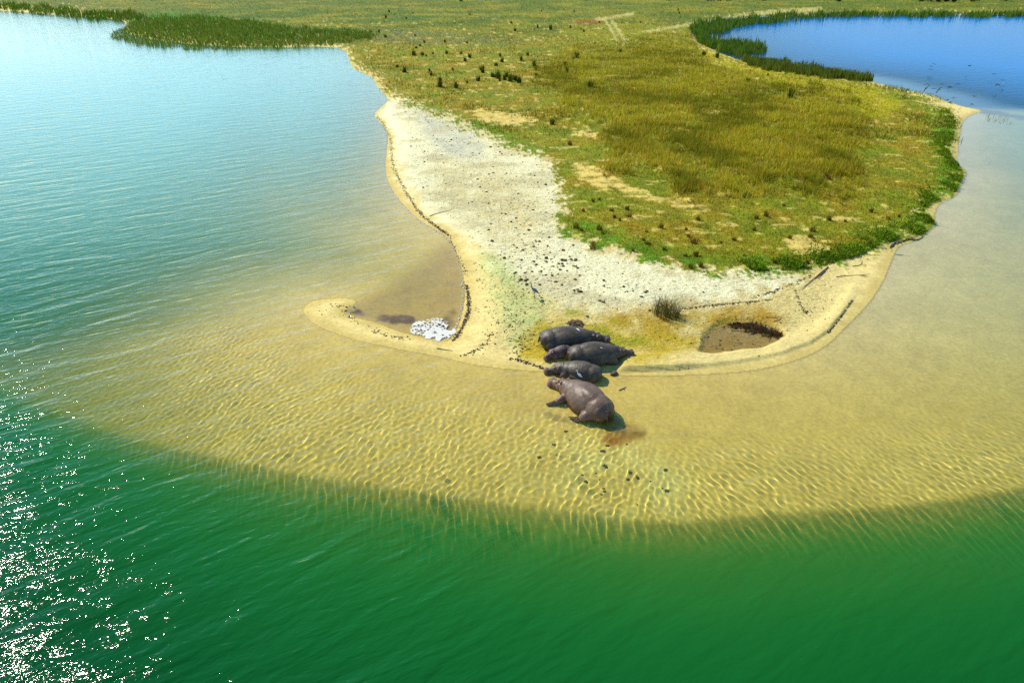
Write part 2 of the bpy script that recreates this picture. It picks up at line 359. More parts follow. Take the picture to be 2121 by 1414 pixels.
pondbed = lin(46, 84, 110, K)
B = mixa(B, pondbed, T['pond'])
spitd = pl([(2030, 231), (2060, 233), (2110, 242), (2200, 250)], 2, 5, 4)
B = mixa(B, lin(110, 84, 30, K), spitd*.8)
B = B*(1+.25*n2+.15*n3+.2*n1)[..., None]
B = B*1.2
C = np.where((sw > 0)[..., None], C, B)
C = np.clip(C, .004, .82)
relief = np.where(sw > 0, np.clip(.25+.9*T['rough']*(1-gm)+.6*gm+.35*och, 0, 1.3), .1)*ss(.05, .9, np.abs(sw))
speck = np.where(sw > 0, (1-gm)*np.clip(.75+3.2*n5+2*n1, .05, 1.4)*(T['rough']*.8+.1+.4*alg+.3*tanz), 0)

gmat, t = mat('sand_and_turf')
o = N(t, 'ShaderNodeOutputMaterial'); b = N(t, 'ShaderNodeBsdfPrincipled'); b.inputs['Roughness'].default_value = .9; b.inputs['Specular IOR Level'].default_value = .15
tc = N(t, 'ShaderNodeTexCoord'); pos = tc.outputs['Object']
nzA = N(t, 'ShaderNodeTexNoise', i_Scale=5.5, i_Detail=5., i_Roughness=.65); L(t, pos, nzA.inputs['Vector'])
nzB = N(t, 'ShaderNodeTexNoise', i_Scale=2.6, i_Detail=5., i_Roughness=.68)
mp = N(t, 'ShaderNodeMapping'); mp.inputs['Rotation'].default_value = (0, 0, .5); mp.inputs['Scale'].default_value = (1.0, 1.8, 1); L(t, pos, mp.inputs[0]); L(t, mp.outputs[0], nzB.inputs['Vector'])
v1 = math_(t, 'MULTIPLY_ADD', nzA.outputs[0], .9, .55)
cA = mixc(t, 1.0, attr(t, 'col').outputs['Color'], v1, 'MULTIPLY')
spk = math_(t, 'MULTIPLY', attr(t, 'speck').outputs['Fac'], math_(t, 'MULTIPLY', math_(t, 'SUBTRACT', nzB.outputs[0], .555, clamp=True), 11., clamp=True), clamp=True)
cB = mixc(t, math_(t, 'MULTIPLY', spk, .55), cA, tuple(lin(120, 108, 70, .7)))
L(t, cB, b.inputs['Base Color'])
# relief: lumps and prints on land, net of sand ripples under water
hl = math_(t, 'MULTIPLY', math_(t, 'ADD', math_(t, 'MULTIPLY', nzA.outputs[0], .6), nzB.outputs[0]), attr(t, 'relief').outputs['Fac'])
hh = math_(t, 'MULTIPLY', hl, .17)
bp = N(t, 'ShaderNodeBump'); bp.inputs['Strength'].default_value = 1.0; bp.inputs['Distance'].default_value = 1.0; L(t, hh, bp.inputs['Height']); L(t, bp.outputs[0], b.inputs['Normal'])
L(t, b.outputs[0], o.inputs[0])

# ---- split the sheet into lake bed, sand and grassland
idx = np.arange(nr*nc).reshape(nr, nc)
Q = np.stack([idx[:-1, :-1], idx[1:, :-1], idx[1:, 1:], idx[:-1, 1:]], -1).reshape(-1, 4)
cen = lambda A: (A[:-1, :-1]+A[1:, :-1]+A[1:, 1:]+A[:-1, 1:]).ravel()/4
cls = np.where(cen(sw) < 0, 0, np.where(cen(gm) > .5, 2, 1))
AV = np.stack([X, Y, H], -1).reshape(-1, 3)
for k, nm in enumerate(('lake_bed', 'sand_beach', 'grassland')):
    q = Q[cls == k]; used, inv = np.unique(q, return_inverse=True)
    me = mesh_np(nm, AV[used], inv.reshape(-1, 4))
    for an, A in (('col', C.reshape(-1, 3)), ('relief', relief.ravel()), ('speck', speck.ravel())): set_attr(me, an, A[used])
    gob = link(nm, me, gmat); gob.cycles.is_caustics_receiver = True
    tag(gob, {'lake_bed': 'pale sandy lake bed under the clear water', 'sand_beach': 'pale sand shore with yellow algae and hoof prints', 'grassland': 'olive grassland covering the spit behind the sand'}[nm], None, None, 'structure')

# ------------------------------------------------------------------ water
wus = np.concatenate([[-9000, -4000, -1800, -900], np.arange(-330, -60, 12), np.arange(-60, 2190, 1.9), np.arange(2195, 2451, 12), [3000, 4000, 6500, 11000]])
wvs = np.concatenate([np.array([-70, -64, -58, -52, -46, -40, -34, -28, -22, -16, -10]), np.arange(-6, 600, 6), np.arange(603, 760, 1.5), np.arange(760, 1070, 1.15), np.arange(1071, 1088, 2), np.arange(1090, 1700, 12)])
wys = np.concatenate([unproj(0, wvs)[1], [5., 0., -8., -40., -300.]]); wd = np.maximum(wys*cp+CAMH*sp, 16.0)
wx = (wus[None, :]-CU)/FPX*wd[:, None]; wy = np.repeat(wys[:, None], len(wus), 1); wn = wx.shape
wu, wv = proj(wx, wy); wdep = at_grid(T['d'], wx, wy)
def waves(x, y, ang, spread, n, l0, l1, seed):
    """sum of small sine waves travelling about one direction; unit curvature"""
    r = np.random.default_rng(seed); z = np.zeros(x.shape); 
    for i in range(n):
        lam = l0*(l1/l0)**((i+.5)/n); k = 2*math.pi/lam; a_ = ang+spread*r.normal(); ph = r.random()*6.283
        z += np.sin(k*(x*math.cos(a_)+y*math.sin(a_))+ph)/k**2
    return z/math.sqrt(n/2)
px_, py_ = wx+.5*fbm(wx*.3, wy*.3, 2), wy+.5*fbm(wx*.3+50, wy*.3, 2)
wl = waves(px_, py_, math.radians(-22), .55, 36, .20, .42, 1); wr = waves(px_, py_, math.radians(24), .42, 30, .20, .40, 2)
fxr = ss(2, 9, wx); amp = WAVE*ss(610, 690, wv)*ss(1086, 1040, wv)*ss(2.6, .9, wdep)*(.4+.6*ss(.02, .2, wdep))
amp = amp*(.45+1.1*fbm(wx*.22+5, wy*.22, 3))
amp = amp*(1-.88*ss(1185, 1290, wu-.35*(wv-760))*ss(985, 860, wv+.07*(wu-1500)))*ss(-60, 0, wu)*ss(2190, 2130, wu)
WZ = (wl*(1-fxr)+wr*fxr)*amp*np.clip(.7/np.maximum(wdep, .1), .5, 1.6)*ss(.06, .55, wdep)
wi = np.arange(wx.size).reshape(wn); WQ = np.stack([wi[:-1, :-1], wi[1:, :-1], wi[1:, 1:], wi[:-1, 1:]], -1).reshape(-1, 4)
wme = mesh_np('water', np.stack([wx, wy, WZ], -1).reshape(-1, 3), WQ)
right = ss(1200, 1500, U)*ss(1000, 780, V)
ripple = np.clip(1-.85*right, 0, 1)*(1-.6*lag)
ripple = ripple*(1-.6*ss(750, 1400, U)*ss(1000, 1120, V)); ripple = ripple*(1-T['pond'])+T['pond']*(.04+.8*ss(2.5, 9, np.abs(sw)))
ripple = ripple*(1-.3*ss(820, 560, V))*(1-.6*ss(560, 120, V)); ripple = np.where(sw > 0, .15, ripple)
for an, A in (('depth', T['d']), ('pond', T['pond']), ('ripple', ripple), ('turq', np.maximum(T['leftlake']*ss(680, 180, V), .4*ss(1850, 2121, U+(420-V)*.4)*ss(620, 330, V)*(1-T['pond'])*(U > 1500)*ss(0, 6, -sw)))): set_attr(wme, an, at_grid(A, wx, wy).ravel())  # turq: turquoise water; at right, sky reflection painted into the body colour
wm, t = mat('lake_water')
o = N(t, 'ShaderNodeOutputMaterial'); d = attr(t, 'depth').outputs['Fac']; pd = attr(t, 'pond').outputs['Fac']; rp = attr(t, 'ripple').outputs['Fac']
tc = N(t, 'ShaderNodeTexCoord'); pos = tc.outputs['Object']
def wave(rot, sx_, sy_, sc, det, dis=.4):
    m_ = N(t, 'ShaderNodeMapping'); m_.inputs['Rotation'].default_value = (0, 0, rot); L(t, pos, m_.inputs[0])
    m2 = N(t, 'ShaderNodeMapping'); m2.inputs['Scale'].default_value = (sx_, sy_, 1); L(t, m_.outputs[0], m2.inputs[0])
    n = N(t, 'ShaderNodeTexNoise', i_Scale=sc, i_Detail=det, i_Roughness=.55, i_Distortion=dis); L(t, m2.outputs[0], n.inputs['Vector']); return n.outputs[0]
w1 = wave(-.60, .28, 1.0, 1.0, 2.); w2 = wave(-.45, .45, 1.2, 3.2, 3.); w3 = wave(-.9, .6, 1.0, 6.5, 2.)
hw = math_(t, 'ADD', math_(t, 'MULTIPLY', w1, .20), math_(t, 'ADD', math_(t, 'MULTIPLY', w2, .062), math_(t, 'MULTIPLY', w3, .013)))
hw = math_(t, 'MULTIPLY', hw, rp)
bp = N(t, 'ShaderNodeBump'); bp.inputs['Strength'].default_value = 1.0; bp.inputs['Distance'].default_value = .8; L(t, hw, bp.inputs['Height'])
def ex(k): return math_(t, 'EXPONENT', math_(t, 'MULTIPLY', d, -k))
cmb = N(t, 'ShaderNodeCombineColor')
for ci, (ka, kb) in enumerate(((.10, 1.17), (.06, 1.13), (.20, 1.04))): L(t, math_(t, 'MULTIPLY', ex(ka), kb), cmb.inputs[ci])
tr0 = N(t, 'ShaderNodeBsdfTransparent'); L(t, cmb.outputs[0], tr0.inputs[0])
rf = N(t, 'ShaderNodeBsdfRefraction'); rf.inputs['IOR'].default_value = 1.33; rf.inputs['Roughness'].default_value = 0; L(t, cmb.outputs[0], rf.inputs[0])
tr = N(t, 'ShaderNodeMixShader'); tr.inputs[0].default_value = .92; L(t, tr0.outputs[0], tr.inputs[1]); L(t, rf.outputs[0], tr.inputs[2])
dp = N(t, 'ShaderNodeMapRange', interpolation_type='SMOOTHSTEP'); dp.inputs[1].default_value = 1.2; dp.inputs[2].default_value = 6.5; L(t, d, dp.inputs[0])
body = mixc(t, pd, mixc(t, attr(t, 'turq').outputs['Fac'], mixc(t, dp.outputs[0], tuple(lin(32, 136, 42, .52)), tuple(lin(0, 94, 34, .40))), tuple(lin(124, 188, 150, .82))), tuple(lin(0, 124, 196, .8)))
df = N(t, 'ShaderNodeBsdfDiffuse'); L(t, body, df.inputs[0])
dn = N(t, 'ShaderNodeMix', data_type='VECTOR')
L(t, bp.outputs[0], df.inputs['Normal'])
sc_ = math_(t, 'SUBTRACT', 1., math_(t, 'EXPONENT', math_(t, 'MULTIPLY', math_(t, 'MULTIPLY', d, d), -.24)))
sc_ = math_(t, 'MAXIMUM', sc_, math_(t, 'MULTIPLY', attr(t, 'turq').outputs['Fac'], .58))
mx = N(t, 'ShaderNodeMixShader'); L(t, sc_, mx.inputs[0]); L(t, tr.outputs[0], mx.inputs[1]); L(t, df.outputs[0], mx.inputs[2])
gl = N(t, 'ShaderNodeBsdfGlossy'); gl.inputs['Roughness'].default_value = .045; L(t, bp.outputs[0], gl.inputs['Normal'])
lw = N(t, 'ShaderNodeLayerWeight'); L(t, bp.outputs[0], lw.inputs['Normal'])
frs = math_(t, 'MULTIPLY_ADD', math_(t, 'POWER', lw.outputs['Facing'], 5.), .98, .02)
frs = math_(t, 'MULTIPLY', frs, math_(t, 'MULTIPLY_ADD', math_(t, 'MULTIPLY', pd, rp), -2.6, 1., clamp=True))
mg = N(t, 'ShaderNodeMixShader'); L(t, frs, mg.inputs[0]); L(t, mx.outputs[0], mg.inputs[1]); L(t, gl.outputs[0], mg.inputs[2])
L(t, mg.outputs[0], o.inputs[0])
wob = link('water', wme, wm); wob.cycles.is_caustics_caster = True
tag(wob, 'clear green and blue lake water around the sand spit', None, None, 'structure')

# ------------------------------------------------------------------ hippopotamuses
def ico(sub=2):
    bm = bmesh.new(); bmesh.ops.create_icosphere(bm, subdivisions=sub, radius=1)
    V = np.array([v.co[:] for v in bm.verts]); F = [tuple(v.index for v in f.verts) for f in bm.faces]; bm.free(); return V, F
ICO3 = ico(3); ICO2 = ico(2); ICO1 = ico(1)
def ell(c, r, R=None):
    V = ICO3[0]*np.array(r)
    if R is not None: V = V @ np.array(R.to_3x3()).T
    return [Vector(v)+Vector(c) for v in V], ICO3[1]
def remeshed(name, parts, voxel, smooth):
    V, F = join(parts); me = mesh_py(name, V, F)
    ob = bpy.data.objects.new(name, me); COL.objects.link(ob)
    md = ob.modifiers.new('r', 'REMESH'); md.mode = 'VOXEL'; md.voxel_size = voxel
    sm = ob.modifiers.new('s', 'SMOOTH'); sm.factor = .5; sm.iterations = smooth
    dg = bpy.context.evaluated_depsgraph_get(); res = bpy.data.meshes.new_from_object(ob.evaluated_get(dg))
    bpy.data.objects.remove(ob); bpy.data.meshes.remove(me); res.name = name
    res.polygons.foreach_set('use_smooth', np.ones(len(res.polygons), bool)); return res
def skin_mat(name, c1, c2, pink, rough):
    m, t = mat(name); o = N(t, 'ShaderNodeOutputMaterial'); b = N(t, 'ShaderNodeBsdfPrincipled'); tc = N(t, 'ShaderNodeTexCoord')
    n1 = N(t, 'ShaderNodeTexNoise', i_Scale=2.6, i_Detail=5., i_Roughness=.65); n2 = N(t, 'ShaderNodeTexNoise', i_Scale=22., i_Detail=3.)
    L(t, tc.outputs['Object'], n1.inputs['Vector']); L(t, tc.outputs['Object'], n2.inputs['Vector'])
    mr = N(t, 'ShaderNodeMapRange'); mr.inputs[1].default_value = .35; mr.inputs[2].default_value = .68; L(t, n1.outputs[0], mr.inputs[0])
    base = mixc(t, mr.outputs[0], c1, c2)
    n3 = N(t, 'ShaderNodeTexNoise', i_Scale=1.5, i_Detail=6., i_Roughness=.7, i_Distortion=.5); L(t, tc.outputs['Object'], n3.inputs['Vector'])
    mu = math_(t, 'MULTIPLY', math_(t, 'SUBTRACT', n3.outputs[0], .52, clamp=True), 5., clamp=True)
    base = mixc(t, math_(t, 'MULTIPLY', mu, .35), base, (.14, .115, .08))
    pf = math_(t, 'MULTIPLY', attr(t, 'pink').outputs['Fac'], math_(t, 'MULTIPLY_ADD', n1.outputs[0], 1.4, .2), clamp=True)
    L(t, mixc(t, pf, base, pink), b.inputs['Base Color'])
    L(t, math_(t, 'MULTIPLY_ADD', n1.outputs[0], .3, rough+.08), b.inputs['Roughness']); b.inputs['Specular IOR Level'].default_value = .38
    mp = N(t, 'ShaderNodeMapping'); mp.inputs['Scale'].default_value = (5., 1.6, 1.6); L(t, tc.outputs['Object'], mp.inputs[0])
    wr = N(t, 'ShaderNodeTexNoise', i_Scale=2.4, i_Detail=3., i_Distortion=.6); L(t, mp.outputs[0], wr.inputs['Vector'])
    h = math_(t, 'MULTIPLY_ADD', n2.outputs[0], .3, wr.outputs[0])
    bp = N(t, 'ShaderNodeBump'); bp.inputs['Strength'].default_value = .6; bp.inputs['Distance'].default_value = .026; L(t, h, bp.inputs['Height']); L(t, bp.outputs[0], b.inputs['Normal'])
    L(t, b.outputs[0], o.inputs[0]); return m
eye_m = simple('wet_eye', (.012, .008, .006), (.02, .012, .01), rough=.1, bump=0, spec=.6)
def hippo(label, rump, nose, m, yaw=0., pitch=0., roll=0., legs='tucked', size=1., voxel=.03, fat=1., sink=0.02, pinky=.25, calf=False, hd=.86, zs=1., group='hippos lying on the sand point'):
    """built lying on the belly, nose towards +X, then turned on to its place"""
    big = hd                                                    # head size against the body (large in a calf)
    hinge = Vector((.80, 0, .43)); HZ = Vector((.85, 0, .5)); RH = Matrix.Rotation(yaw, 4, 'Z') @ Matrix.Rotation(pitch, 4, 'Y')
    RN = Matrix.Rotation(yaw*.45, 4, 'Z') @ Matrix.Rotation(pitch*.5, 4, 'Y')
    RB = Matrix.Rotation(roll, 4, 'X')
    def H_(c, r, tilt=None, k=RH):
        v = (Vector(c)-HZ)*big; v.z *= .88; R = k @ tilt if tilt is not None else k
        return ell(hinge+k @ v, [q*big for q in r], R)
    def B_(c, r, tilt=None):
        p = Vector(c)-Vector((0, 0, .5)); R = RB @ tilt if tilt is not None else RB
        return ell(RB @ p+Vector((0, 0, .5)), r, R)
    q = []
    q += [B_((-.25, 0, .54), (1.12, .72*fat, .54)), B_((-1.02, 0, .50), (.60, .62*fat, .50)), B_((.48, 0, .47), (.66, .60*fat, .47)), B_((-.45, 0, .62), (.85, .46, .50)), B_((-.2, 0, .30), (1.0, .80*fat, .30)),
          B_((-1.30, .22, .46), (.32, .30, .42)), B_((-1.30, -.22, .46), (.32, .30, .42))]
    q += [H_((1.05, 0, .52), (.5, .46, .43), None, RN), H_((.98, 0, .50), (.09, .52, .485), None, RN), H_((1.17, 0, .50), (.07, .455, .435), None, RN)]
    q += [H_((1.48, 0, .50), (.38, .29, .28)), H_((1.80, 0, .40), (.38, .23, .22)), H_((2.08, 0, .35), (.24, .31, .25)), H_((2.08, .17, .28), (.21, .16, .19)), H_((2.08, -.17, .28), (.21, .16, .19)),
          H_((1.78, 0, .22), (.46, .25, .17)), H_((2.0, 0, .16), (.26, .26, .12))]
    for s in (1, -1):
        q += [H_((2.18, s*.13, .55), (.085, .065, .075)), H_((1.56, s*.19, .71), (.11, .09, .11)), H_((1.42, s*.27, .52), (.2, .1, .18)),
              H_((1.28, s*.27, .83), (.05, .085, .115), Matrix.Rotation(-s*.55, 4, 'X')), H_((1.28, s*.22, .74), (.06, .07, .09))]
    for s in (1, -1):
        if legs == 'tucked' or s < 0 and legs == 'left_out':
            q += [B_((.62, s*.50*fat, .24), (.36, .17, .26)), B_((.92, s*.54*fat, .11), (.30, .13, .11)), B_((1.2, s*.54*fat, .07), (.14, .14, .075)),
                  B_((-.95, s*.52*fat, .30), (.44, .20, .32)), B_((-.62, s*.66*fat, .10), (.30, .13, .11)), B_((-.36, s*.68*fat, .07), (.14, .13, .075))]
        else:   # stretched out to the side
            leg = lambda pts: [ell(p, r, Vector(d).to_track_quat('X', 'Z').to_matrix().to_4x4()) for p, r, d in pts]
            q += leg([((.62, s*.62, .30), (.40, .20, .20), (.1, s, -.3)), ((.68, s*.90, .16), (.32, .15, .13), (.25, s, -.25)), ((.76, s*1.14, .085), (.18, .14, .08), (.3, s, -.05)),
                      ((-.98, s*.52, .30), (.42, .26, .26), (.25, s, -.3)), ((-.84, s*.80, .14), (.30, .16, .13), (.5, s*.8, -.2)), ((-.64, s*.98, .075), (.18, .13, .07), (.8, s*.6, 0))])
            for k in (-1, 0, 1): q += [ell((.80+.07*k, s*1.28, .06), (.06, .06, .05)), ell((-.50+.05*k, s*(1.02+.05*k), .055), (.06, .06, .05))]
    tq = [B_((-1.60-.02*k, .03*k, .62-.10*k), (.07-.008*k, .06-.006*k, .09)) for k in range(5)]
    q += tq
    a, b_ = P(*rump), P(*nose); dv = b_-a; Ln = dv.length; sc = Ln/3.75*size; ang = math.atan2(dv.y, dv.x)
    me = remeshed('hippopotamus', q, voxel/sc, 5)
    n = len(me.vertices); co_ = np.empty(n*3); me.vertices.foreach_get('co', co_); co_ = co_.reshape(-1, 3)
    def near(c, r, k=RH):
        p = np.array(hinge+k @ ((Vector(c)-HZ)*big)); return np.clip(1.3-np.linalg.norm(co_-p, axis=1)/(r*big), 0, 1)
    pk = pinky*ss(.62, .15, co_[:, 2])
    for s in (1, -1):
        for c, r in (((1.60, s*.24, .66), .13), ((1.27, s*.30, .84), .15), ((1.95, s*.26, .22), .26), ((2.2, s*.15, .50), .12), ((1.42, s*.3, .36), .24), ((1.1, s*.42, .28), .26)): pk = np.maximum(pk, .9*near(c, r))
    set_attr(me, 'pink', pk)
    mid = a+dv*(1.65/3.75); z0 = gz(mid.x, mid.y)
    ob = link('hippopotamus', me, m); ob.location = (mid.x, mid.y, z0-sink); ob.rotation_euler = (0, 0, ang); ob.scale = (sc, sc, sc*zs)
    tag(ob, label, 'hippo', group)
    ev = mesh_np('eye', ICO2[0]*.045, np.array(ICO2[1]))
    for s in (1, -1):
        e = link('eye', ev, eye_m, ob); e.location = hinge+RH @ ((Vector((1.60, s*.265, .66))-HZ)*big)
    return ob
dark_skin = skin_mat('dark_hippo_skin', (.036, .025, .016), (.085, .062, .038), (.20, .09, .065), .26)
grey_skin = skin_mat('grey_hippo_skin', (.050, .039, .024), (.106, .084, .050), (.20, .10, .08), .26)
brown_skin = skin_mat('brown_hippo_skin', (.080, .046, .027), (.165, .104, .060), (.26, .12, .09), .24)
calf_skin = skin_mat('calf_skin', (.075, .050, .042), (.13, .09, .075), (.32, .15, .12), .30)
hip1 = hippo('dark adult hippo lying farthest up the sand with a white streak on its back', (1116, 722), (1264, 713), dark_skin, yaw=-.16, fat=1.02, zs=.92)
hip2 = hippo('dark adult hippo lying with its head to the right and a long shadow beside it', (1174, 754), (1315, 743), dark_skin, yaw=.05, pitch=.05, fat=1.02, zs=.98)
hip3 = hippo('smaller grey hippo lying at the waterline behind the largest brown hippo', (1246, 784), (1131, 764), grey_skin, yaw=.35, pitch=.06, sink=.06, hd=.98, fat=1.04, zs=1.02)
hip4 = hippo('large wet brown hippo sprawled in the shallows with an egret on its back', (1258, 869), (1146, 787), brown_skin, yaw=.18, roll=-.30, legs='left_out', fat=1.02, zs=1.10, sink=.02, pinky=.7, hd=.9)
hip5 = hippo('small pinkish hippo calf tucked between two dark adult hippos', (1180, 736), (1131, 746), calf_skin, yaw=.30, pitch=-.02, size=1.12, hd=1.12, voxel=.02, pinky=.7, fat=1.1, zs=1.35)

from mathutils.bvhtree import BVHTree
def hit(ob, u, v):
    """point of a hippo under a photo pixel, in world and in the hippo's own space"""
    bpy.context.view_layer.update(); mw = ob.matrix_world; me = ob.data
    bv = BVHTree.FromPolygons([mw @ q.co for q in me.vertices], [tuple(p.vertices) for p in me.polygons])
    o_ = Vector((0, 0, CAMH)); d_ = (P(u, v)-o_).normalized(); loc, nor, i, dist = bv.ray_cast(o_, d_)
    return (loc, nor) if loc else (P(u, v, .8), Vector((0, 0, 1)))
white_m = simple('white_droppings', (.75, .75, .70), (.62, .62, .56), rough=.8, bump=0)
def dropping(ob, a, b_, r):
    p, n_ = hit(ob, *a); q, _ = hit(ob, *b_); inv = ob.matrix_world.inverted()
    m_ = (p+q)/2; pts = [p, p.lerp(q, .35)+n_*.012, p.lerp(q, .7)+n_*.012, q]
    V, F = sweep([inv @ (x+n_*.004) for x in pts], [r*.5, r, r*.8, r*.4], 6)
    link('dropping', mesh_py('dropping', V, F), white_m, ob)
dropping(hip1, (1194.5, 680.5), (1202, 687), .035); dropping(hip2, (1243.5, 719.5), (1248, 722.5), .022)

# ------------------------------------------------------------------ wading birds
def bird_stand(name, label, cat, loc, h, heading, mat_b, mat_k, mat_l, stocky=1., group=None):
    """standing on z=0, facing +X; h is the full height"""
    c = lambda x, z: Vector((-x*h, 0, z*h))
    V, F = sweep([c(.30, .30), c(.24, .36), c(.12, .45), c(.0, .55), (c(-.09, .64)), c(-.14, .72), c(-.15, .80), c(-.145, .88), c(-.16, .935), c(-.20, .965), c(-.25, .963), c(-.28, .957)],
                 [.008*h, (.03*h, .022*h), (.075*h*stocky, .07*h*stocky), (.085*h*stocky, .09*h*stocky), .055*h*stocky, .03*h*stocky, .022*h*stocky, .02*h*stocky, .024*h*stocky, .032*h*stocky, .024*h*stocky, .008*h], 12)
    o = link(name, mesh_py(name, V, F), mat_b); o.location = loc; o.rotation_euler = (0, 0, heading); tag(o, label, cat, group)
    V, F = sweep([c(-.27, .960), c(-.33, .953), c(-.40, .945)], [.013*h, .009*h, .002*h], 6); link('bill', mesh_py('bill', V, F), mat_k, o)
    for sd in (1, -1):
        V, F = sweep([c(.27, .33)+Vector((0, sd*.04*h, 0)), c(.15, .45)+Vector((0, sd*.078*h*stocky, 0)), c(.02, .56)+Vector((0, sd*.083*h*stocky, 0)), c(-.05, .62)+Vector((0, sd*.05*h*stocky, 0))], [.006*h, (.016*h, .05*h), (.018*h, .06*h), .015*h], 8)
        link('wing', mesh_py('wing', V, F), mat_b, o)
        y = sd*.03*h
        V, F = sweep([c(.05, .50)+Vector((0, y, 0)), c(.02, .36)+Vector((0, y, 0)), c(.045, .24)+Vector((0, y, 0)), c(.03, .01)+Vector((0, y, 0)), c(-.07, .004)+Vector((0, y*1.4, 0))], [.02*h, .012*h, .009*h, .008*h, .004*h], 6)
        link('leg', mesh_py('leg', V, F), mat_l, o)
    return o
egret_w = simple('white_plumage', (.78, .80, .82), (.70, .72, .76), rough=.7, bump=.1)
bill_y = simple('yellow_bill', (.55, .32, .05), (.5, .28, .04), rough=.5, bump=0)
grey_p = simple('grey_plumage', (.11, .12, .14), (.18, .19, .21), 12, rough=.8, bump=.2); dark_p = simple('dark_plumage', (.028, .026, .026), (.05, .046, .042), 12, rough=.8, bump=.2)
leg_d = simple('dark_leg', (.05, .045, .03), (.07, .06, .04), rough=.7, bump=0)
pe, ne = hit(hip4, 1199, 786)
bird_stand('egret', 'small white egret with a yellow bill standing on the brown hippo', 'egret', pe-Vector((0, 0, .02)), .50, math.radians(172), egret_w, bill_y, leg_d, 1.25)
bird_stand('heron', 'tall grey heron standing on pale sand behind the hippos', 'heron', G(1106, 619)-Vector((0, 0, .01)), 1.04, math.radians(186), grey_p, bill_y, leg_d)
bird_stand('heron', 'dark wading bird at the turf edge of the right hand beach', 'heron', G(1846, 522)-Vector((0, 0, .01)), .95, math.radians(30), dark_p, leg_d, leg_d)
# birds in the air over the lagoon
def bird_fly_mesh():
    V, F = sweep([(-.26, 0, 0), (-.16, 0, 0), (-.04, 0, -.01), (.08, 0, 0), (.17, 0, .01), (.22, 0, .01), (.30, 0, 0)], [(.07, .008), (.04, .03), (.06, .06), (.05, .05), (.025, .025), (.03, .03), .004], 8)
    return mesh_py('flying_bird', V, F)
def wing_mesh(sd, up, fold):
    V = []; F = []; prof = [(0, .12, .02), (.18, .13, .018), (.36, .11, .012), (.50, .05, .006)]
    for i, (y, ch, th) in enumerate(prof):
        z = y*math.tan(up) if y < .2 else .18*math.tan(up)+(y-.18)*math.tan(up-fold)
        for dx, dz in ((.06, 0), (.0, th), (.06-2*ch, 0), (.0, -th)): V.append(Vector((dx-(y*.18 if y > .3 else 0), sd*y, z+dz)))
    for i in range(3):
        for k in range(4): F.append((4*i+k, 4*i+(k+1) % 4, 4*i+4+(k+1) % 4, 4*i+4+k))
    F += [(0, 1, 2, 3), (12, 13, 14, 15)]
    return mesh_py('wing', V, F)
BM = bird_fly_mesh(); WM = {k: [wing_mesh(sd, *k) for sd in (1, -1)] for k in ((.12, .3), (.62, .75), (-.35, .1))}
def fly(u, v, z, az, bank, k, m=dark_p, label='dark bird flying low over the blue lagoon', sc=1.0, group='birds flying over the lagoon'):
    o = link('flying_bird', BM, m); x, y = unproj(u, v, z); o.location = (float(x), float(y), z); o.rotation_euler = (bank, 0, az); o.scale = (sc,)*3
    for w_ in WM[k]: link('wing', w_, m, o)
    return tag(o, label, 'bird', group)
lev, upw, dnw = (.12, .3), (.62, .75), (-.35, .1)
for u, v, z, az, bk, k in ((1935, 133, 1.1, 1.4, .35, lev), (1929, 137.5, .9, 1.5, 0, lev), (2008, 137, .9, 1.8, 0, upw), (2059, 153.5, .7, 1.5, 0, lev), (1951, 174.5, 1.0, 1.6, 0, lev), (1984, 174, 1.0, 1.5, 0, lev),
                           (1935, 183.5, .8, 1.6, 0, lev), (1927, 144, .7, 1.5, .1, lev), (2077, 166, .5, 1.5, 0, lev)):
    fly(u, v, z, az, bk, k, label='dark bird flying low over the lagoon with its wings raised' if k == upw else 'dark bird flying low over the blue lagoon')
for u, v, z, az, k in ((1920.5, 174, 1.1, 1.2, dnw), (1967, 179.5, 1.0, 2.0, dnw), (2066, 174.5, .9, 1.9, dnw)): fly(u, v, z, az, 0, k, label='dark bird flapping with drooped wings above the lagoon')
for u, v, z in ((1918, 183, .9), (1944, 186, .9)): fly(u, v, z, 1.5, -.95, lev, label='dark bird banking steeply, %s of the two banking birds' % ('left' if u < 1930 else 'right'), sc=1.15)
fly(1923, 195, .35, 1.2, 0, upw, label='dark bird landing on the far sand spit')
fly(1967, 213, .22, 2.4, .1, upw, label='dark bird with half open wings at the edge of the far sand spit', sc=.9)
fly(2018, 200, .5, 1.5, 0, upw, egret_w, 'small white bird flying over the blue lagoon', .8)
bird_stand('white_bird', 'white bird standing in the water right of the flying flock', 'bird', (*[float(q) for q in unproj(2077, 181)], -.02), .8, 3.0, egret_w, bill_y, leg_d, 1.3)

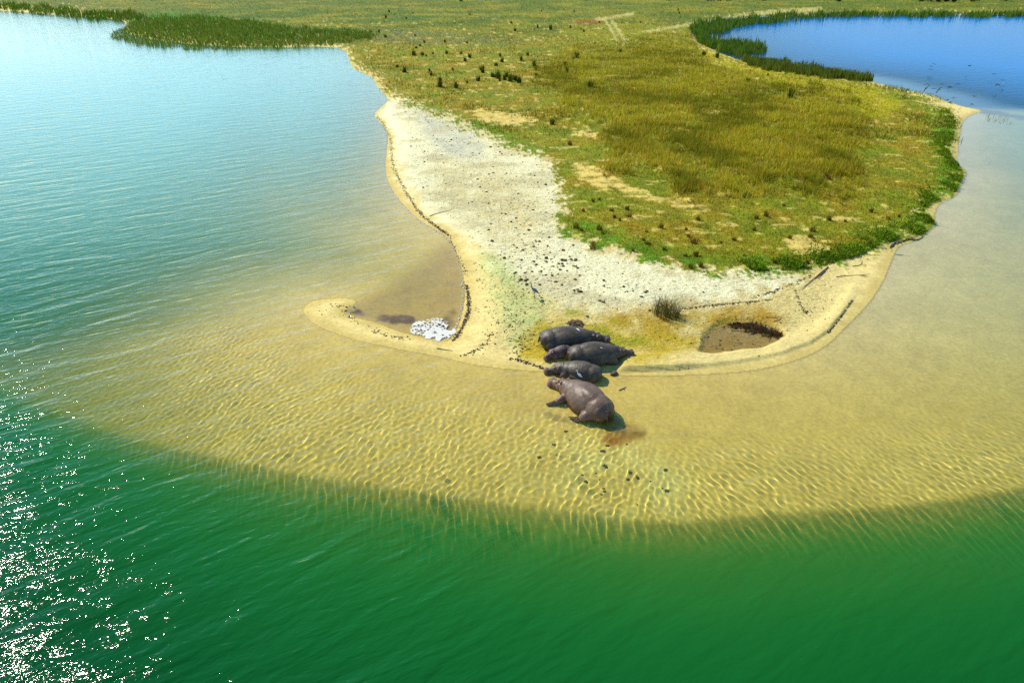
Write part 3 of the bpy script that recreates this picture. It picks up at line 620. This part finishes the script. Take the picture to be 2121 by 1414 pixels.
# ------------------------------------------------------------------ grass, reeds and other plants
def leaf_mat(name, transl=.3):
    m, t = mat(name); o = N(t, 'ShaderNodeOutputMaterial'); a = attr(t, 'col'); d = N(t, 'ShaderNodeBsdfDiffuse'); tl = N(t, 'ShaderNodeBsdfTranslucent')
    L(t, a.outputs['Color'], d.inputs[0]); L(t, a.outputs['Color'], tl.inputs[0]); mx = N(t, 'ShaderNodeMixShader'); mx.inputs[0].default_value = transl
    L(t, d.outputs[0], mx.inputs[1]); L(t, tl.outputs[0], mx.inputs[2]); L(t, mx.outputs[0], o.inputs[0]); return m
LEAF = leaf_mat('grass_blades')
def blades(name, base, h, wd, col, lean=.35, lean_dir=None, seg=1):
    n = len(base); an = rng.random(n)*2*np.pi; la = rng.random(n)*2*np.pi if lean_dir is None else lean_dir+rng.normal(0, .5, n)
    sx = np.cos(an)*wd*.5; sy = np.sin(an)*wd*.5; ln = np.abs(rng.normal(0, lean, n))*h
    tip = base+np.stack([np.cos(la)*ln, np.sin(la)*ln, h], 1)
    if seg == 1:
        V = np.stack([base+np.stack([sx, sy, 0*h-.02], 1), base+np.stack([-sx, -sy, 0*h-.02], 1), tip], 1).reshape(-1, 3)
        F = np.arange(3*n).reshape(n, 3); cc = np.repeat(col, 3, 0); 
    else:
        mid = base+np.stack([np.cos(la)*ln*.3, np.sin(la)*ln*.3, h*.58], 1); s2 = np.stack([sx, sy, 0*h], 1)*.8
        V = np.stack([base+np.stack([sx, sy, 0*h-.02], 1), base-np.stack([sx, sy, 0*h+.02], 1), mid+s2, mid-s2, tip], 1).reshape(-1, 3)
        k = np.arange(n)*5; F = np.concatenate([np.stack([k, k+1, k+3], 1), np.stack([k, k+3, k+2], 1), np.stack([k+2, k+3, k+4], 1)]); cc = np.repeat(col, 5, 0)
    me = mesh_np(name, V, F, False); set_attr(me, 'col', np.clip(cc, .003, .8)); return me
def samp(n, u0, u1, v0, v1): return rng.uniform(u0, u1, n), rng.uniform(v0, v1, n)
def on_ground(u, v):
    x, y = unproj(u, v); return x, y, at_grid(H, x, y)
# short turf
u, v = samp(300000, -60, 2180, 1, 590); x, y, z = on_ground(u, v)
keep = rng.random(len(u)) < at_grid(gm*(1-bf)*ss(.35, .65, gedge), x, y)*(sw_ := (at_grid(sw, x, y) > .1)); x, y, z = x[keep], y[keep], z[keep]
dist = np.hypot(x, y); c = at_grid(Gc, x, y); hh_ = .10+.10*rng.random(len(x))**2; c = c*(.9+.9*rng.random((len(x), 1)))*(1+.16*rng.normal(size=(len(x), 3)))
hh_ = hh_*(.7+.8*ss(40, 200, dist)); tag(link('turf_grass', blades('turf_grass', np.stack([x, y, z], 1), hh_, .03+dist*.0007, c, .7), LEAF), 'short olive turf grass covering the spit', 'grass', None, 'stuff')
# tall dry grass
u, v = samp(330000, 1040, 1860, 70, 440); x, y, z = on_ground(u, v); tm = at_grid(tall, x, y); cl = fbm(x*.55, y*.55, 3); cl2 = fbm(x*.16+7, y*.16, 3)
keep = rng.random(len(u)) < tm**1.5*(.3+1.2*ss(.38, .62, cl)); x, y, z, cl, cl2 = [q[keep] for q in (x, y, z, cl, cl2)]; dist = np.hypot(x, y); n = len(x)
hh_ = (.20+.42*rng.random(n))*(.5+1.0*cl); f = rng.random((n, 1))
c = lin(182, 164, 52, .95)*(1-f)+lin(134, 146, 36, .95)*f; r = rng.random((n, 1)); c = np.where(r > .84, lin(206, 176, 100, .95), c); c = np.where(r < .10, lin(150, 96, 46, .9), c)
c = c*np.array([1.0, .98, .58])*(.75+.5*rng.random((n, 1)))*(.75+.6*ss(.3, .7, cl2))[:, None]; gz_ = (cl2 < .45)[:, None]; c = np.where(gz_, c*np.array([.92, 1.0, .9]), c)
tag(link('tall_grass', blades('tall_grass', np.stack([x, y, z], 1), hh_, .02+dist*.0006, c, .4), LEAF), 'tall dry brown grass standing on the middle of the spit', 'grass', None, 'stuff')
# scattered rough grass on the plain
u, v = samp(150000, -60, 2180, 1, 300); x, y, z = on_ground(u, v); cl = fbm(x*.22+31, y*.22, 3)
keep = (rng.random(len(u)) < at_grid(gm*(1-tall)*(1-yz), x, y)*ss(.50, .66, cl)*.9); x, y, z = x[keep], y[keep], z[keep]; n = len(x); dist = np.hypot(x, y); f = rng.random((n, 1))
c = (lin(100, 116, 28, .85)*(1-f)+lin(146, 136, 44, .85)*f)*(.7+.5*rng.random((n, 1)))
tag(link('rough_grass', blades('rough_grass', np.stack([x, y, z], 1), .2+.3*rng.random(n), .03+dist*.0006, c, .4), LEAF), 'patches of rough dark grass scattered over the plain', 'grass', None, 'stuff')
# reeds
def reeds(label, poly, n, h0, h1, c0, c1, thin=1.):
    poly = np.asarray(poly, float); u, v = samp(n*4, poly[:, 0].min(), poly[:, 0].max(), poly[:, 1].min(), poly[:, 1].max())
    sd2 = sdf(u, v, smooth_poly(poly, 2))+(fbm(u*.07, v*.25, 3)-.5)*16; k = sd2 > 5*rng.random(len(u))**2-1.5; u, v = u[k][:n], v[k][:n]; x, y = unproj(u, v); z = np.maximum(at_grid(H, x, y), -.3); m = len(x); dist = np.hypot(x, y)
    cl = fbm(x*.4, y*.4, 3); f = np.clip(rng.random((m, 1))*.7+.6*(cl[:, None]-.3), 0, 1); c = (c0*(1-f)+c1*f)*(.7+.6*rng.random((m, 1)))
    dry_ = rng.random((m, 1)) > .93; c = np.where(dry_, lin(150, 130, 70, .8), c)
    hgt = (h0+(h1-h0)*rng.random(m))*(.25+1.0*cl)
    return tag(link('reed_bed', blades('reed_bed', np.stack([x, y, z], 1), hgt, (.03+dist*.0007)*thin, c, .12, seg=2), LEAF), label, 'reeds', None, 'stuff')
rg0, rg1 = lin(58, 98, 26, .9), lin(110, 136, 40, .9)
reeds('dark reed bed along the far edge of the left lake', [(-500, 0), (0, 20), (110, 32), (250, 46), (300, 44), (306, 34), (150, 26), (0, 12), (-500, -6)], 8000, 1.2, 2.6, rg0, rg1)
reeds('dark reed bed jutting into the left lake as a rounded point', [(222, 76), (250, 84), (300, 96), (400, 105), (520, 105), (600, 99), (700, 94), (790, 84), (760, 70), (650, 72), (560, 56), (460, 42), (380, 38), (300, 40), (256, 58)], 14000, .5, 1.6, lin(70, 112, 30, .9), lin(136, 146, 50, .9))
reeds('tall dark reeds around the back of the blue lagoon', [(1424, 62), (1440, 80), (1480, 74), (1520, 60), (1580, 50), (1650, 41), (1740, 35), (1850, 34), (2000, 36), (2200, 38), (2500, 36), (2500, 30), (2121, 30), (1850, 28), (1700, 30), (1560, 36), (1475, 44), (1436, 54)], 13000, 1.4, 2.8, rg0, rg1)
reeds('ragged reed tongue at the left end of the blue lagoon', [(1440, 78), (1500, 84), (1560, 92), (1590, 104), (1584, 112), (1540, 118), (1490, 108), (1450, 94)], 3200, 1.2, 2.4, rg0, rg1)
reeds('reed belt along the near shore of the blue lagoon', [(1560, 118), (1640, 130), (1700, 140), (1770, 152), (1812, 166), (1790, 172), (1720, 166), (1640, 158), (1550, 142), (1530, 126)], 6500, .8, 1.7, lin(60, 94, 24, .85), lin(126, 130, 42, .85))
reeds('thin sparse reeds standing in the shallow water beyond the right shore', [(2036, 246), (2060, 242), (2105, 252), (2110, 260), (2070, 256), (2040, 256)], 46, .7, 1.1, rg0, rg1, .5)
reeds('short reeds in the water off the far sand spit', [(1826, 180), (1860, 186), (1890, 194), (1880, 198), (1840, 188)], 90, .5, .9, rg0, rg1, .5)
# leafy plants hanging over the right bank
path = np.array([(1560, 572), (1640, 568), (1690, 562), (1735, 548), (1790, 532), (1830, 508), (1870, 498), (1915, 486), (1936, 466), (1905, 452), (1930, 424), (1968, 410), (1984, 394), (1998, 366), (1990, 350), (1972, 332), (1966, 312), (1976, 290), (1980, 262), (1974, 240)], float)
tt = rng.random(26000)*(len(path)-1.001); i0 = tt.astype(int); pp = path[i0]+(path[i0+1]-path[i0])*(tt-i0)[:, None]; off = np.abs(rng.normal(0, 22, len(tt)))
u = pp[:, 0]-off*.8-2; v = pp[:, 1]-off*.45; x, y, z = on_ground(u, v); cl = fbm(x*.8, y*.8, 3); keep = (z > 0)*(rng.random(len(x)) < ss(.30, .62, cl)*.8); x, y, z, cl = [q[keep] for q in (x, y, z, cl)]; n = len(x); f = rng.random((n, 1))
c = (lin(70, 112, 18, .85)*(1-f)+lin(136, 154, 36, .85)*f)*(.7+.6*rng.random((n, 1))); zz_ = z+rng.random(n)*.22*ss(.4, .7, cl)
tag(link('bank_plants', blades('bank_plants', np.stack([x, y, zz_], 1), .08+.10*rng.random(n), .07+.05*rng.random(n), c, 1.0), LEAF), 'low leafy green plants along the eroded right bank', 'plants', None, 'stuff')
# tussocks
def tuft_mesh(name, n, h, rad, c0, c1, lean=.3, wdt=.05):
    a = rng.random(n)*6.283; r = rad*np.sqrt(rng.random(n)); b0 = np.stack([np.cos(a)*r, np.sin(a)*r, 0*r-.02], 1); f = rng.random((n, 1))
    return blades(name, b0, h*(.5+.5*rng.random(n)), np.full(n, wdt), (c0*(1-f)+c1*f)*(.8+.4*rng.random((n, 1))), lean, None, 2)
FAR = [tuft_mesh('grass_tussock', 46, 1.0+.2*k, .30+.08*k, lin(52, 70, 22, .8), lin(104, 112, 36, .8), .3, .09) for k in range(3)]
NEAR = [tuft_mesh('grass_tussock', 70, .42+.08*k, .16+.04*k, lin(84, 82, 28, .8), lin(160, 126, 52, .8), .45, .03) for k in range(3)]
far_px = [(1067, 65), (925, 112), (875, 115), (883, 117), (897, 112), (955, 112), (973, 120), (890, 148), (893, 157), (912, 168), (938, 146), (998, 146), (1000, 151), (1025, 161), (1032, 163), (1035, 168), (1050, 160), (1060, 165), (1068, 168), (1075, 172), (990, 168), (968, 172),
 (945, 183), (912, 181), (1111, 157), (1188, 124), (1195, 122), (1093, 116), (1080, 126), (1223, 182), (1170, 136), (1457, 116), (1485, 121), (1590, 157), (1547, 172), (1636, 205), (823, 140), (838, 150), (857, 115), (1028, 137), (1110, 145), (1144, 258), (1020, 160), (1045, 166), (1057, 169), (862, 100), (870, 96)]
for _ in range(28): far_px.append((rnd.uniform(760, 1420), 20+140*rnd.random()**1.3))
near_px = [(1228, 418), (1241, 415), (1208, 438), (1267, 437), (1283, 457), (1445, 455), (1421, 476), (1249, 484), (1340, 505), (1311, 520), (1376, 518), (1441, 531), (1430, 555), (1451, 553), (1683, 479), (1672, 545), (1587, 448), (1180, 300), (1333, 498), (1345, 507), (1710, 372), (1716, 374), (1704, 372), (1840, 455), (1862, 450)]
for _ in range(30): near_px.append((rnd.uniform(1190, 1830), rnd.uniform(420, 545)))
first = {}
for lst, kinds, lab, grp in ((far_px, FAR, 'dark green upright tussock standing in the brown turf', 'tussocks on the far plain'), (near_px, NEAR, 'small brown tussock standing in the yellow turf near the beach', 'tussocks near the beach')):
    for i, (u, v) in enumerate(lst):
        g = G(u, v)
        if at_grid(gm, g.x, g.y) < .5: continue
        o = link('grass_tussock', kinds[i % 3], LEAF, None, g); o.rotation_euler = (0, 0, rnd.random()*6.28); q = .5+.5*rnd.random(); o.scale = (q, q, q*(.8+.5*rnd.random())); tag(o, lab, 'tussock', grp)
# the sedge clump on the sand
g = G(1380, 652); me = tuft_mesh('sedge_clump', 250, 1.2, .75, lin(52, 62, 24, .85), lin(120, 116, 50, .85), .62, .02)
o = link('sedge_clump', me, LEAF, None, g); tag(o, 'spiky dark sedge clump growing alone at the edge of the pale sand', 'sedge')
link('dry_stem', tuft_mesh('dry_stem', 70, 1.2, .5, lin(120, 84, 44, .8), lin(170, 140, 80, .8), .6, .02), LEAF, o)
link('dry_stem', tuft_mesh('dry_stem', 26, 1.5, .25, lin(70, 58, 34, .8), lin(120, 104, 60, .8), .35, .016), LEAF, o).location = (-.45, .35, 0)
# bushes on the far plain
def bush_mesh(seed):
    r = np.random.default_rng(seed); n = 420; b = []
    for _ in range(7):
        c = np.array([r.normal(0, .9), r.normal(0, .9), .7+.5*r.random()]); q = r.normal(size=(n//7, 3)); q /= np.linalg.norm(q, axis=1)[:, None]; b.append(c+q*(.35+.45*r.random((n//7, 1))))
    b = np.concatenate(b); b[:, 2] = np.abs(b[:, 2]); f = r.random((len(b), 1))
    return blades('bush', b, .25+.2*r.random(len(b)), np.full(len(b), .3), (lin(40, 62, 16, .8)*(1-f)+lin(92, 110, 30, .8)*f), 1.2)
BU = [bush_mesh(k) for k in range(3)]; bark = simple('bark', (.06, .045, .03), (.1, .08, .05), rough=.9)
stem_me = mesh_py('stem', *join([sweep([(0, 0, -.05), (.1*c_, .1*s_, .4), (.5*c_, .5*s_, .9)], [.07, .05, .02], 6) for c_, s_ in ((1, 0), (-.5, .86), (-.5, -.86))]))
BP = ((1465, 6, 1.2), (1478, 6.5, 1.5), (1492, 6.5, 1.4), (1506, 6, 1.2), (1579, 6, 1.2), (1904, 7.5, 1.2), (1926, 7.5, 1.8), (1943, 8, 1.9), (1960, 8, 1.7), (1974, 9, 1.5), (2016, 8.5, 1.6), (955, 7, 1.0), (1215, 4.5, 1.3), (1380, 5, 1.1), (1735, 8, .8), (2080, 6, 1.6))
ORD = 'first second third fourth fifth sixth seventh eighth ninth tenth eleventh twelfth thirteenth fourteenth fifteenth sixteenth'.split()
for i, (u, v, q) in enumerate(BP):
    x, y = unproj(u, v); o = link('bush', BU[i % 3], LEAF, None, (float(x), float(y), gz(x, y))); o.scale = (q, q, q*.9); o.rotation_euler = (0, 0, i*1.3)
    link('stem', stem_me, bark, o); tag(o, '%s green bush from the left, far off at the top of the plain' % ORD[sorted(BP).index((u, v, q))], 'bush', 'bushes on the far plain')

# ------------------------------------------------------------------ dung, driftwood, wrack and foam
def lump(seed, flat=.62, sub=ICO1):
    r = np.random.default_rng(seed); V = sub[0].copy(); V = V*(1+.28*r.normal(size=(len(V), 1)).clip(-1.2, 1.2)); V[:, 2] *= flat; return V, np.array(sub[1])
dung_m = simple('dung', (.06, .038, .018), (.13, .085, .04), 9, rough=.95, bump=.4)
DL = [mesh_np('dung', *lump(k, .6, ICO2), smooth=False) for k in range(4)]
def dung(u, v, r, label, group):
    g = G(u, v); o = link('dung', DL[rnd.randrange(4)], dung_m, None, g+Vector((0, 0, r*.25))); o.scale = (r*(1+.5*rnd.random()), r, r); o.rotation_euler = (0, 0, rnd.random()*6.28); tag(o, label, 'dung', group); return o
UL = [mesh_np('dung', *lump(k+20, .45, ICO2)) for k in range(3)]; sodden = simple('sodden_dung', (.10, .075, .035), (.16, .12, .06), 9, rough=.95, bump=.3); [q.materials.append(sodden) for q in UL]
cnt = 0
clus = [(1110, 570, 40, 26, 34), (1160, 540, 34, 18, 26), (1240, 585, 60, 24, 14), (1040, 330, 60, 36, 26), (1080, 430, 50, 50, 34), (960, 330, 50, 50, 24), (880, 330, 24, 50, 10), (1350, 612, 70, 12, 8), (1120, 490, 30, 30, 14), (900, 260, 40, 18, 10)]
for cu, cv, su, sv, n in clus:
    for _ in range(n):
        u, v = rnd.gauss(cu, su), rnd.gauss(cv, sv); g = G(u, v)
        if at_grid(sw, g.x, g.y) < 2.2 or at_grid(gm, g.x, g.y) > .3: continue
        dung(u, v, rnd.uniform(.04, .09)+.03*(rnd.random() > .8), 'dark brown lump of hippo dung lying on the pale dry sand', 'dung lumps on the sand'); cnt += 1
for u, v in ((1172, 897), (1180, 915), (1147, 925), (1117, 952), (1152, 946), (1248, 939), (1255, 973), (1206, 990), (1242, 999), (1319, 993), (1300, 999), (1346, 1003), (1251, 1024), (1245, 1030), (1381, 1023), (1319, 1052), (1258, 928), (1297, 924), (1235, 986), (1213, 1003), (1304, 984), (1378, 979), (1252, 970), (1320, 996), (1250, 1018), (1370, 1018)):
    q_ = dung(u, v+4, rnd.uniform(.04, .085), 'dark lump lying on the sandy lake bed in front of the hippos', 'lumps on the lake bed'); q_.data = UL[rnd.randrange(3)]; q_.location.z -= .02
dung(1272, 774, .13, 'dark stone lying at the waterline right of the grey hippo', None)['category'] = 'stone'
hp = []
for _ in range(22):
    V, F = lump(rnd.randrange(99), .8, ICO2); V = V*.5+ICO2[0]*.5; r = rnd.uniform(.06, .11); hp.append(([Vector(q)*r+Vector((rnd.gauss(0, .17), rnd.gauss(0, .13), r*.5)) for q in V], [tuple(f) for f in F]))
V, F = join(hp); tag(link('dung_heap', mesh_py('dung_heap', V, F, False), dung_m, None, G(1192, 671)), 'heap of reddish brown dung lumps behind the farthest hippo', 'dung heap')
def scatter_mesh(name, pts, r0, r1, flat, m, label, cat):
    Vs = []; Fs = []; o = 0
    for (u, v) in pts:
        g = G(u, v); V, F = LS[rnd.randrange(6)]; r = rnd.uniform(r0, r1); an = rnd.random()*6.28; ca, sa = math.cos(an), math.sin(an)
        W = V*np.array([r*rnd.uniform(1, 2.2), r, r*flat]); W = np.stack([W[:, 0]*ca-W[:, 1]*sa, W[:, 0]*sa+W[:, 1]*ca, W[:, 2]], 1)+np.array([g.x, g.y, max(g.z, 0)+r*flat*.4]); Vs.append(W); Fs.append(F+o); o += len(V)
    return tag(link(name, mesh_np(name, np.concatenate(Vs), np.concatenate(Fs), False), m), label, cat, None, 'stuff')
OCT = (np.array([(1, 0, 0), (-1, 0, 0), (0, 1, 0), (0, -1, 0), (0, 0, 1), (0, 0, -1)], float), np.array([(0, 2, 4), (2, 1, 4), (1, 3, 4), (3, 0, 4), (2, 0, 5), (1, 2, 5), (3, 1, 5), (0, 3, 5)]))
LS = [lump(k, 1., OCT) for k in range(6)]
def along(line, n, jit):
    line = smooth_poly(line, 2, False); sg = np.hypot(*np.diff(line, axis=0).T); cs_ = np.concatenate([[0], np.cumsum(sg)]); t_ = rng.random(n)*cs_[-1]
    return list(zip(np.interp(t_, cs_, line[:, 0])+rng.normal(0, jit, n), np.interp(t_, cs_, line[:, 1])+rng.normal(0, jit*.5, n)))
wrack_m = simple('wrack', (.04, .03, .018), (.09, .07, .04), 10, rough=.95, bump=0)
wr = along([(778, 238), (800, 262), (812, 300), (812, 340), (826, 372), (848, 410), (868, 440), (888, 458), (930, 488)], 900, 2.2)+along([(930, 488), (952, 530), (966, 570)], 60, 2)+along([(966, 590), (972, 620), (970, 650), (952, 690), (938, 706)], 420, 2.2)
wr += along([(700, 640), (722, 655), (760, 680), (800, 694), (850, 702)], 70, 5)+along([(690, 630), (735, 640)], 16, 5)+along([(960, 735), (1000, 722), (1020, 690)], 60, 4)+along([(1060, 740), (1120, 762), (1140, 768)], 90, 3)
wr += along([(1415, 640), (1480, 632), (1545, 626), (1600, 620)], 170, 2.5)+along([(1555, 618), (1620, 598), (1680, 572)], 110, 3)+along([(1648, 600), (1655, 630), (1672, 650)], 60, 2)+along([(1765, 622), (1740, 658), (1714, 690)], 70, 1.2)+along([(1850, 508), (1866, 500), (1890, 494)], 60, 2)
wr += along([(1050, 660), (1090, 710), (1075, 740)], 110, 14)
scatter_mesh('wrack_line', wr, .02, .055, .5, wrack_m, 'dark line of drifted plant bits along the shores of the spit', 'wrack')
cr = []
for cu, cv, su, sv, n in ((1000, 350, 80, 60, 700), (1080, 470, 60, 60, 600), (900, 280, 40, 40, 220), (1060, 620, 30, 50, 260), (1200, 590, 110, 30, 320), (860, 340, 18, 70, 120), (1000, 600, 20, 60, 70), (700, 645, 30, 10, 24), (1700, 640, 40, 36, 60), (1480, 690, 110, 30, 130)):
    for _ in range(int(n*.7)):
        u, v = rnd.gauss(cu, su), rnd.gauss(cv, sv); g = P(u, v)
        if at_grid(sw, g.x, g.y) > .6 and at_grid(gm, g.x, g.y) < .4: cr.append((u, v))
scatter_mesh('dung_crumbs', cr, .018, .05, .6, wrack_m, 'scattered dark crumbs of dung and plants on the sand', 'dung crumbs')
foam_m = simple('foam', (.60, .59, .52), (.46, .45, .37), 16, rough=.7, bump=.15)
scatter_mesh('foam_flecks', along([(803, 290), (799, 340), (801, 372), (830, 422), (880, 467), (926, 492), (948, 532), (958, 565), (960, 620), (952, 655), (944, 684)], 190, 1.6), .02, .06, .25, foam_m, 'white foam flecks along the left waterline', 'foam')
# foam patch in the corner of the lagoon
fx_, fy_ = unproj(*np.meshgrid(np.arange(838, 950, .55), np.arange(652, 710, .42)))
fu, fv = np.meshgrid(np.arange(838, 950, .55), np.arange(652, 710, .42)); nn = fbm(fx_*3, fy_*3, 3)-.5
solid = np.maximum(sdf(fu, fv, smooth_poly([(864, 688), (880, 684), (905, 688), (920, 697), (910, 704), (885, 703), (868, 697)], 2)), sdf(fu, fv, smooth_poly([(893, 682), (915, 679), (938, 683), (944, 690), (937, 700), (915, 702)], 2)))+nn*26-2.5
cell = np.random.default_rng(5).random((260, 2))*np.array([112, 58])+np.array([838, 652]); d1 = np.full(fu.shape, 1e9); d2 = d1.copy()
wu_, wv_ = fu+nn*6, fv+nn*5
for a_, b_ in cell:
    q = np.hypot((wu_-a_)*.8, (wv_-b_)*1.5); d2 = np.minimum(d2, np.maximum(d1, q)); d1 = np.minimum(d1, q)
lace = sdf(fu, fv, smooth_poly([(846, 684), (852, 672), (880, 662), (912, 656), (930, 668), (920, 690), (880, 696), (856, 694)], 2)); lm = .75-(d2-d1)+np.minimum(lace*.25, .5)+nn*2.2; lm = np.where(lace > -3, lm, -1)
fm = np.maximum(solid*.5, lm); kz = .006+.007*np.sqrt(np.clip(fm, 0, 1.5))+.006*np.clip(nn, 0, 1); fi = np.arange(fu.size).reshape(fu.shape)
fq = np.stack([fi[:-1, :-1], fi[1:, :-1], fi[1:, 1:], fi[:-1, 1:]], -1).reshape(-1, 4); ok = ((fm[:-1, :-1]+fm[1:, 1:]+fm[1:, :-1]+fm[:-1, 1:])/4 > 0).ravel() & (at_grid(sw, fx_, fy_)[:-1, :-1].ravel() < .25); fq = fq[ok]
us_, iv = np.unique(fq, return_inverse=True); fV = np.stack([fx_, fy_, np.maximum(kz, at_grid(H, fx_, fy_)+.02)], -1).reshape(-1, 3)[us_]
tag(link('foam_patch', mesh_np('foam_patch', fV, iv.reshape(-1, 4)), foam_m), 'white lacy foam floating in the corner of the sheltered lagoon', 'foam')
# driftwood
wood = simple('driftwood', (.05, .038, .026), (.12, .09, .06), 12, rough=.9, bump=.5)
def stick(label, lines, r):
    ps = []
    for ln in lines:
        pts = [G(*q)+Vector((0, 0, r*.8)) for q in ln]; pts = [Vector(q) for q in smooth_poly([(p.x, p.y) for p in pts], 1, False).tolist() and [(*xy, gz(*xy)+r*.8) for xy in smooth_poly([(p.x, p.y) for p in pts], 1, False)]]
        k = len(pts); r_ = r*.65; ps.append(sweep(pts, [r_*(1-.65*i/(k-1)) for i in range(k)], 7))
    tag(link('driftwood', mesh_py('driftwood', *join(ps)), wood), label, 'driftwood', 'driftwood on the beach')
stick('long dark driftwood branch lying from the turf on to the right beach', [[(1715, 554), (1700, 566), (1685, 579), (1668, 592), (1660, 600)], [(1708, 562), (1696, 574), (1688, 578)]], .06)
stick('thin forked driftwood twig in the middle of the right beach', [[(1732, 574), (1758, 571), (1784, 570), (1802, 568)], [(1780, 570), (1796, 575)], [(1786, 570), (1800, 573.5)]], .03)
stick('small bent stick on the upper right beach below the turf', [[(1766, 552), (1780, 550), (1785, 547), (1785, 540)]], .035)
stick('bent driftwood stick beside the brown puddle', [[(1586, 657), (1605, 658), (1620, 657)], [(1602, 667), (1613, 664), (1620, 657)]], .03)
stick('straight dark stick on the narrow sand arm near the foam', [[(905, 722), (920, 724.5), (938, 727)]], .035)
stick('dark gnarled root lying at the eroded right bank', [[(1846, 512), (1852, 505), (1866, 501), (1884, 496), (1900, 488)], [(1862, 502), (1868, 506)], [(1884, 497), (1900, 498), (1912, 492)]], .07)
stick('short dark twig in the shallow water right of the brown hippo', [[(1282, 812), (1290, 808), (1297, 804)], [(1290, 808), (1294, 811)]], .05)
stick('bleached stick lying across the middle of the sandy shore', [[(890, 448), (905, 443), (922, 438), (932, 436)]], .04)
# dark weed lying in the puddle
n = 420; tt = rng.random(n); u = 1512+tt*104+rng.normal(0, 4, n); v = 668+tt*26+rng.normal(0, 1, n)*(7-4*tt); x, y, z = on_ground(u, v); k = z < .03; x, y, z = x[k], y[k], np.maximum(z[k], -.01)+.02
c = np.repeat(lin(74, 58, 34, .8)[None], len(x), 0)*(.6+.8*rng.random((len(x), 1)))
tag(link('water_weed', blades('water_weed', np.stack([x, y, z], 1), .04+.03*rng.random(len(x)), np.full(len(x), .14), c, 6.), LEAF), 'dark weed matted in the brown puddle on the beach', 'weed', None, 'stuff')
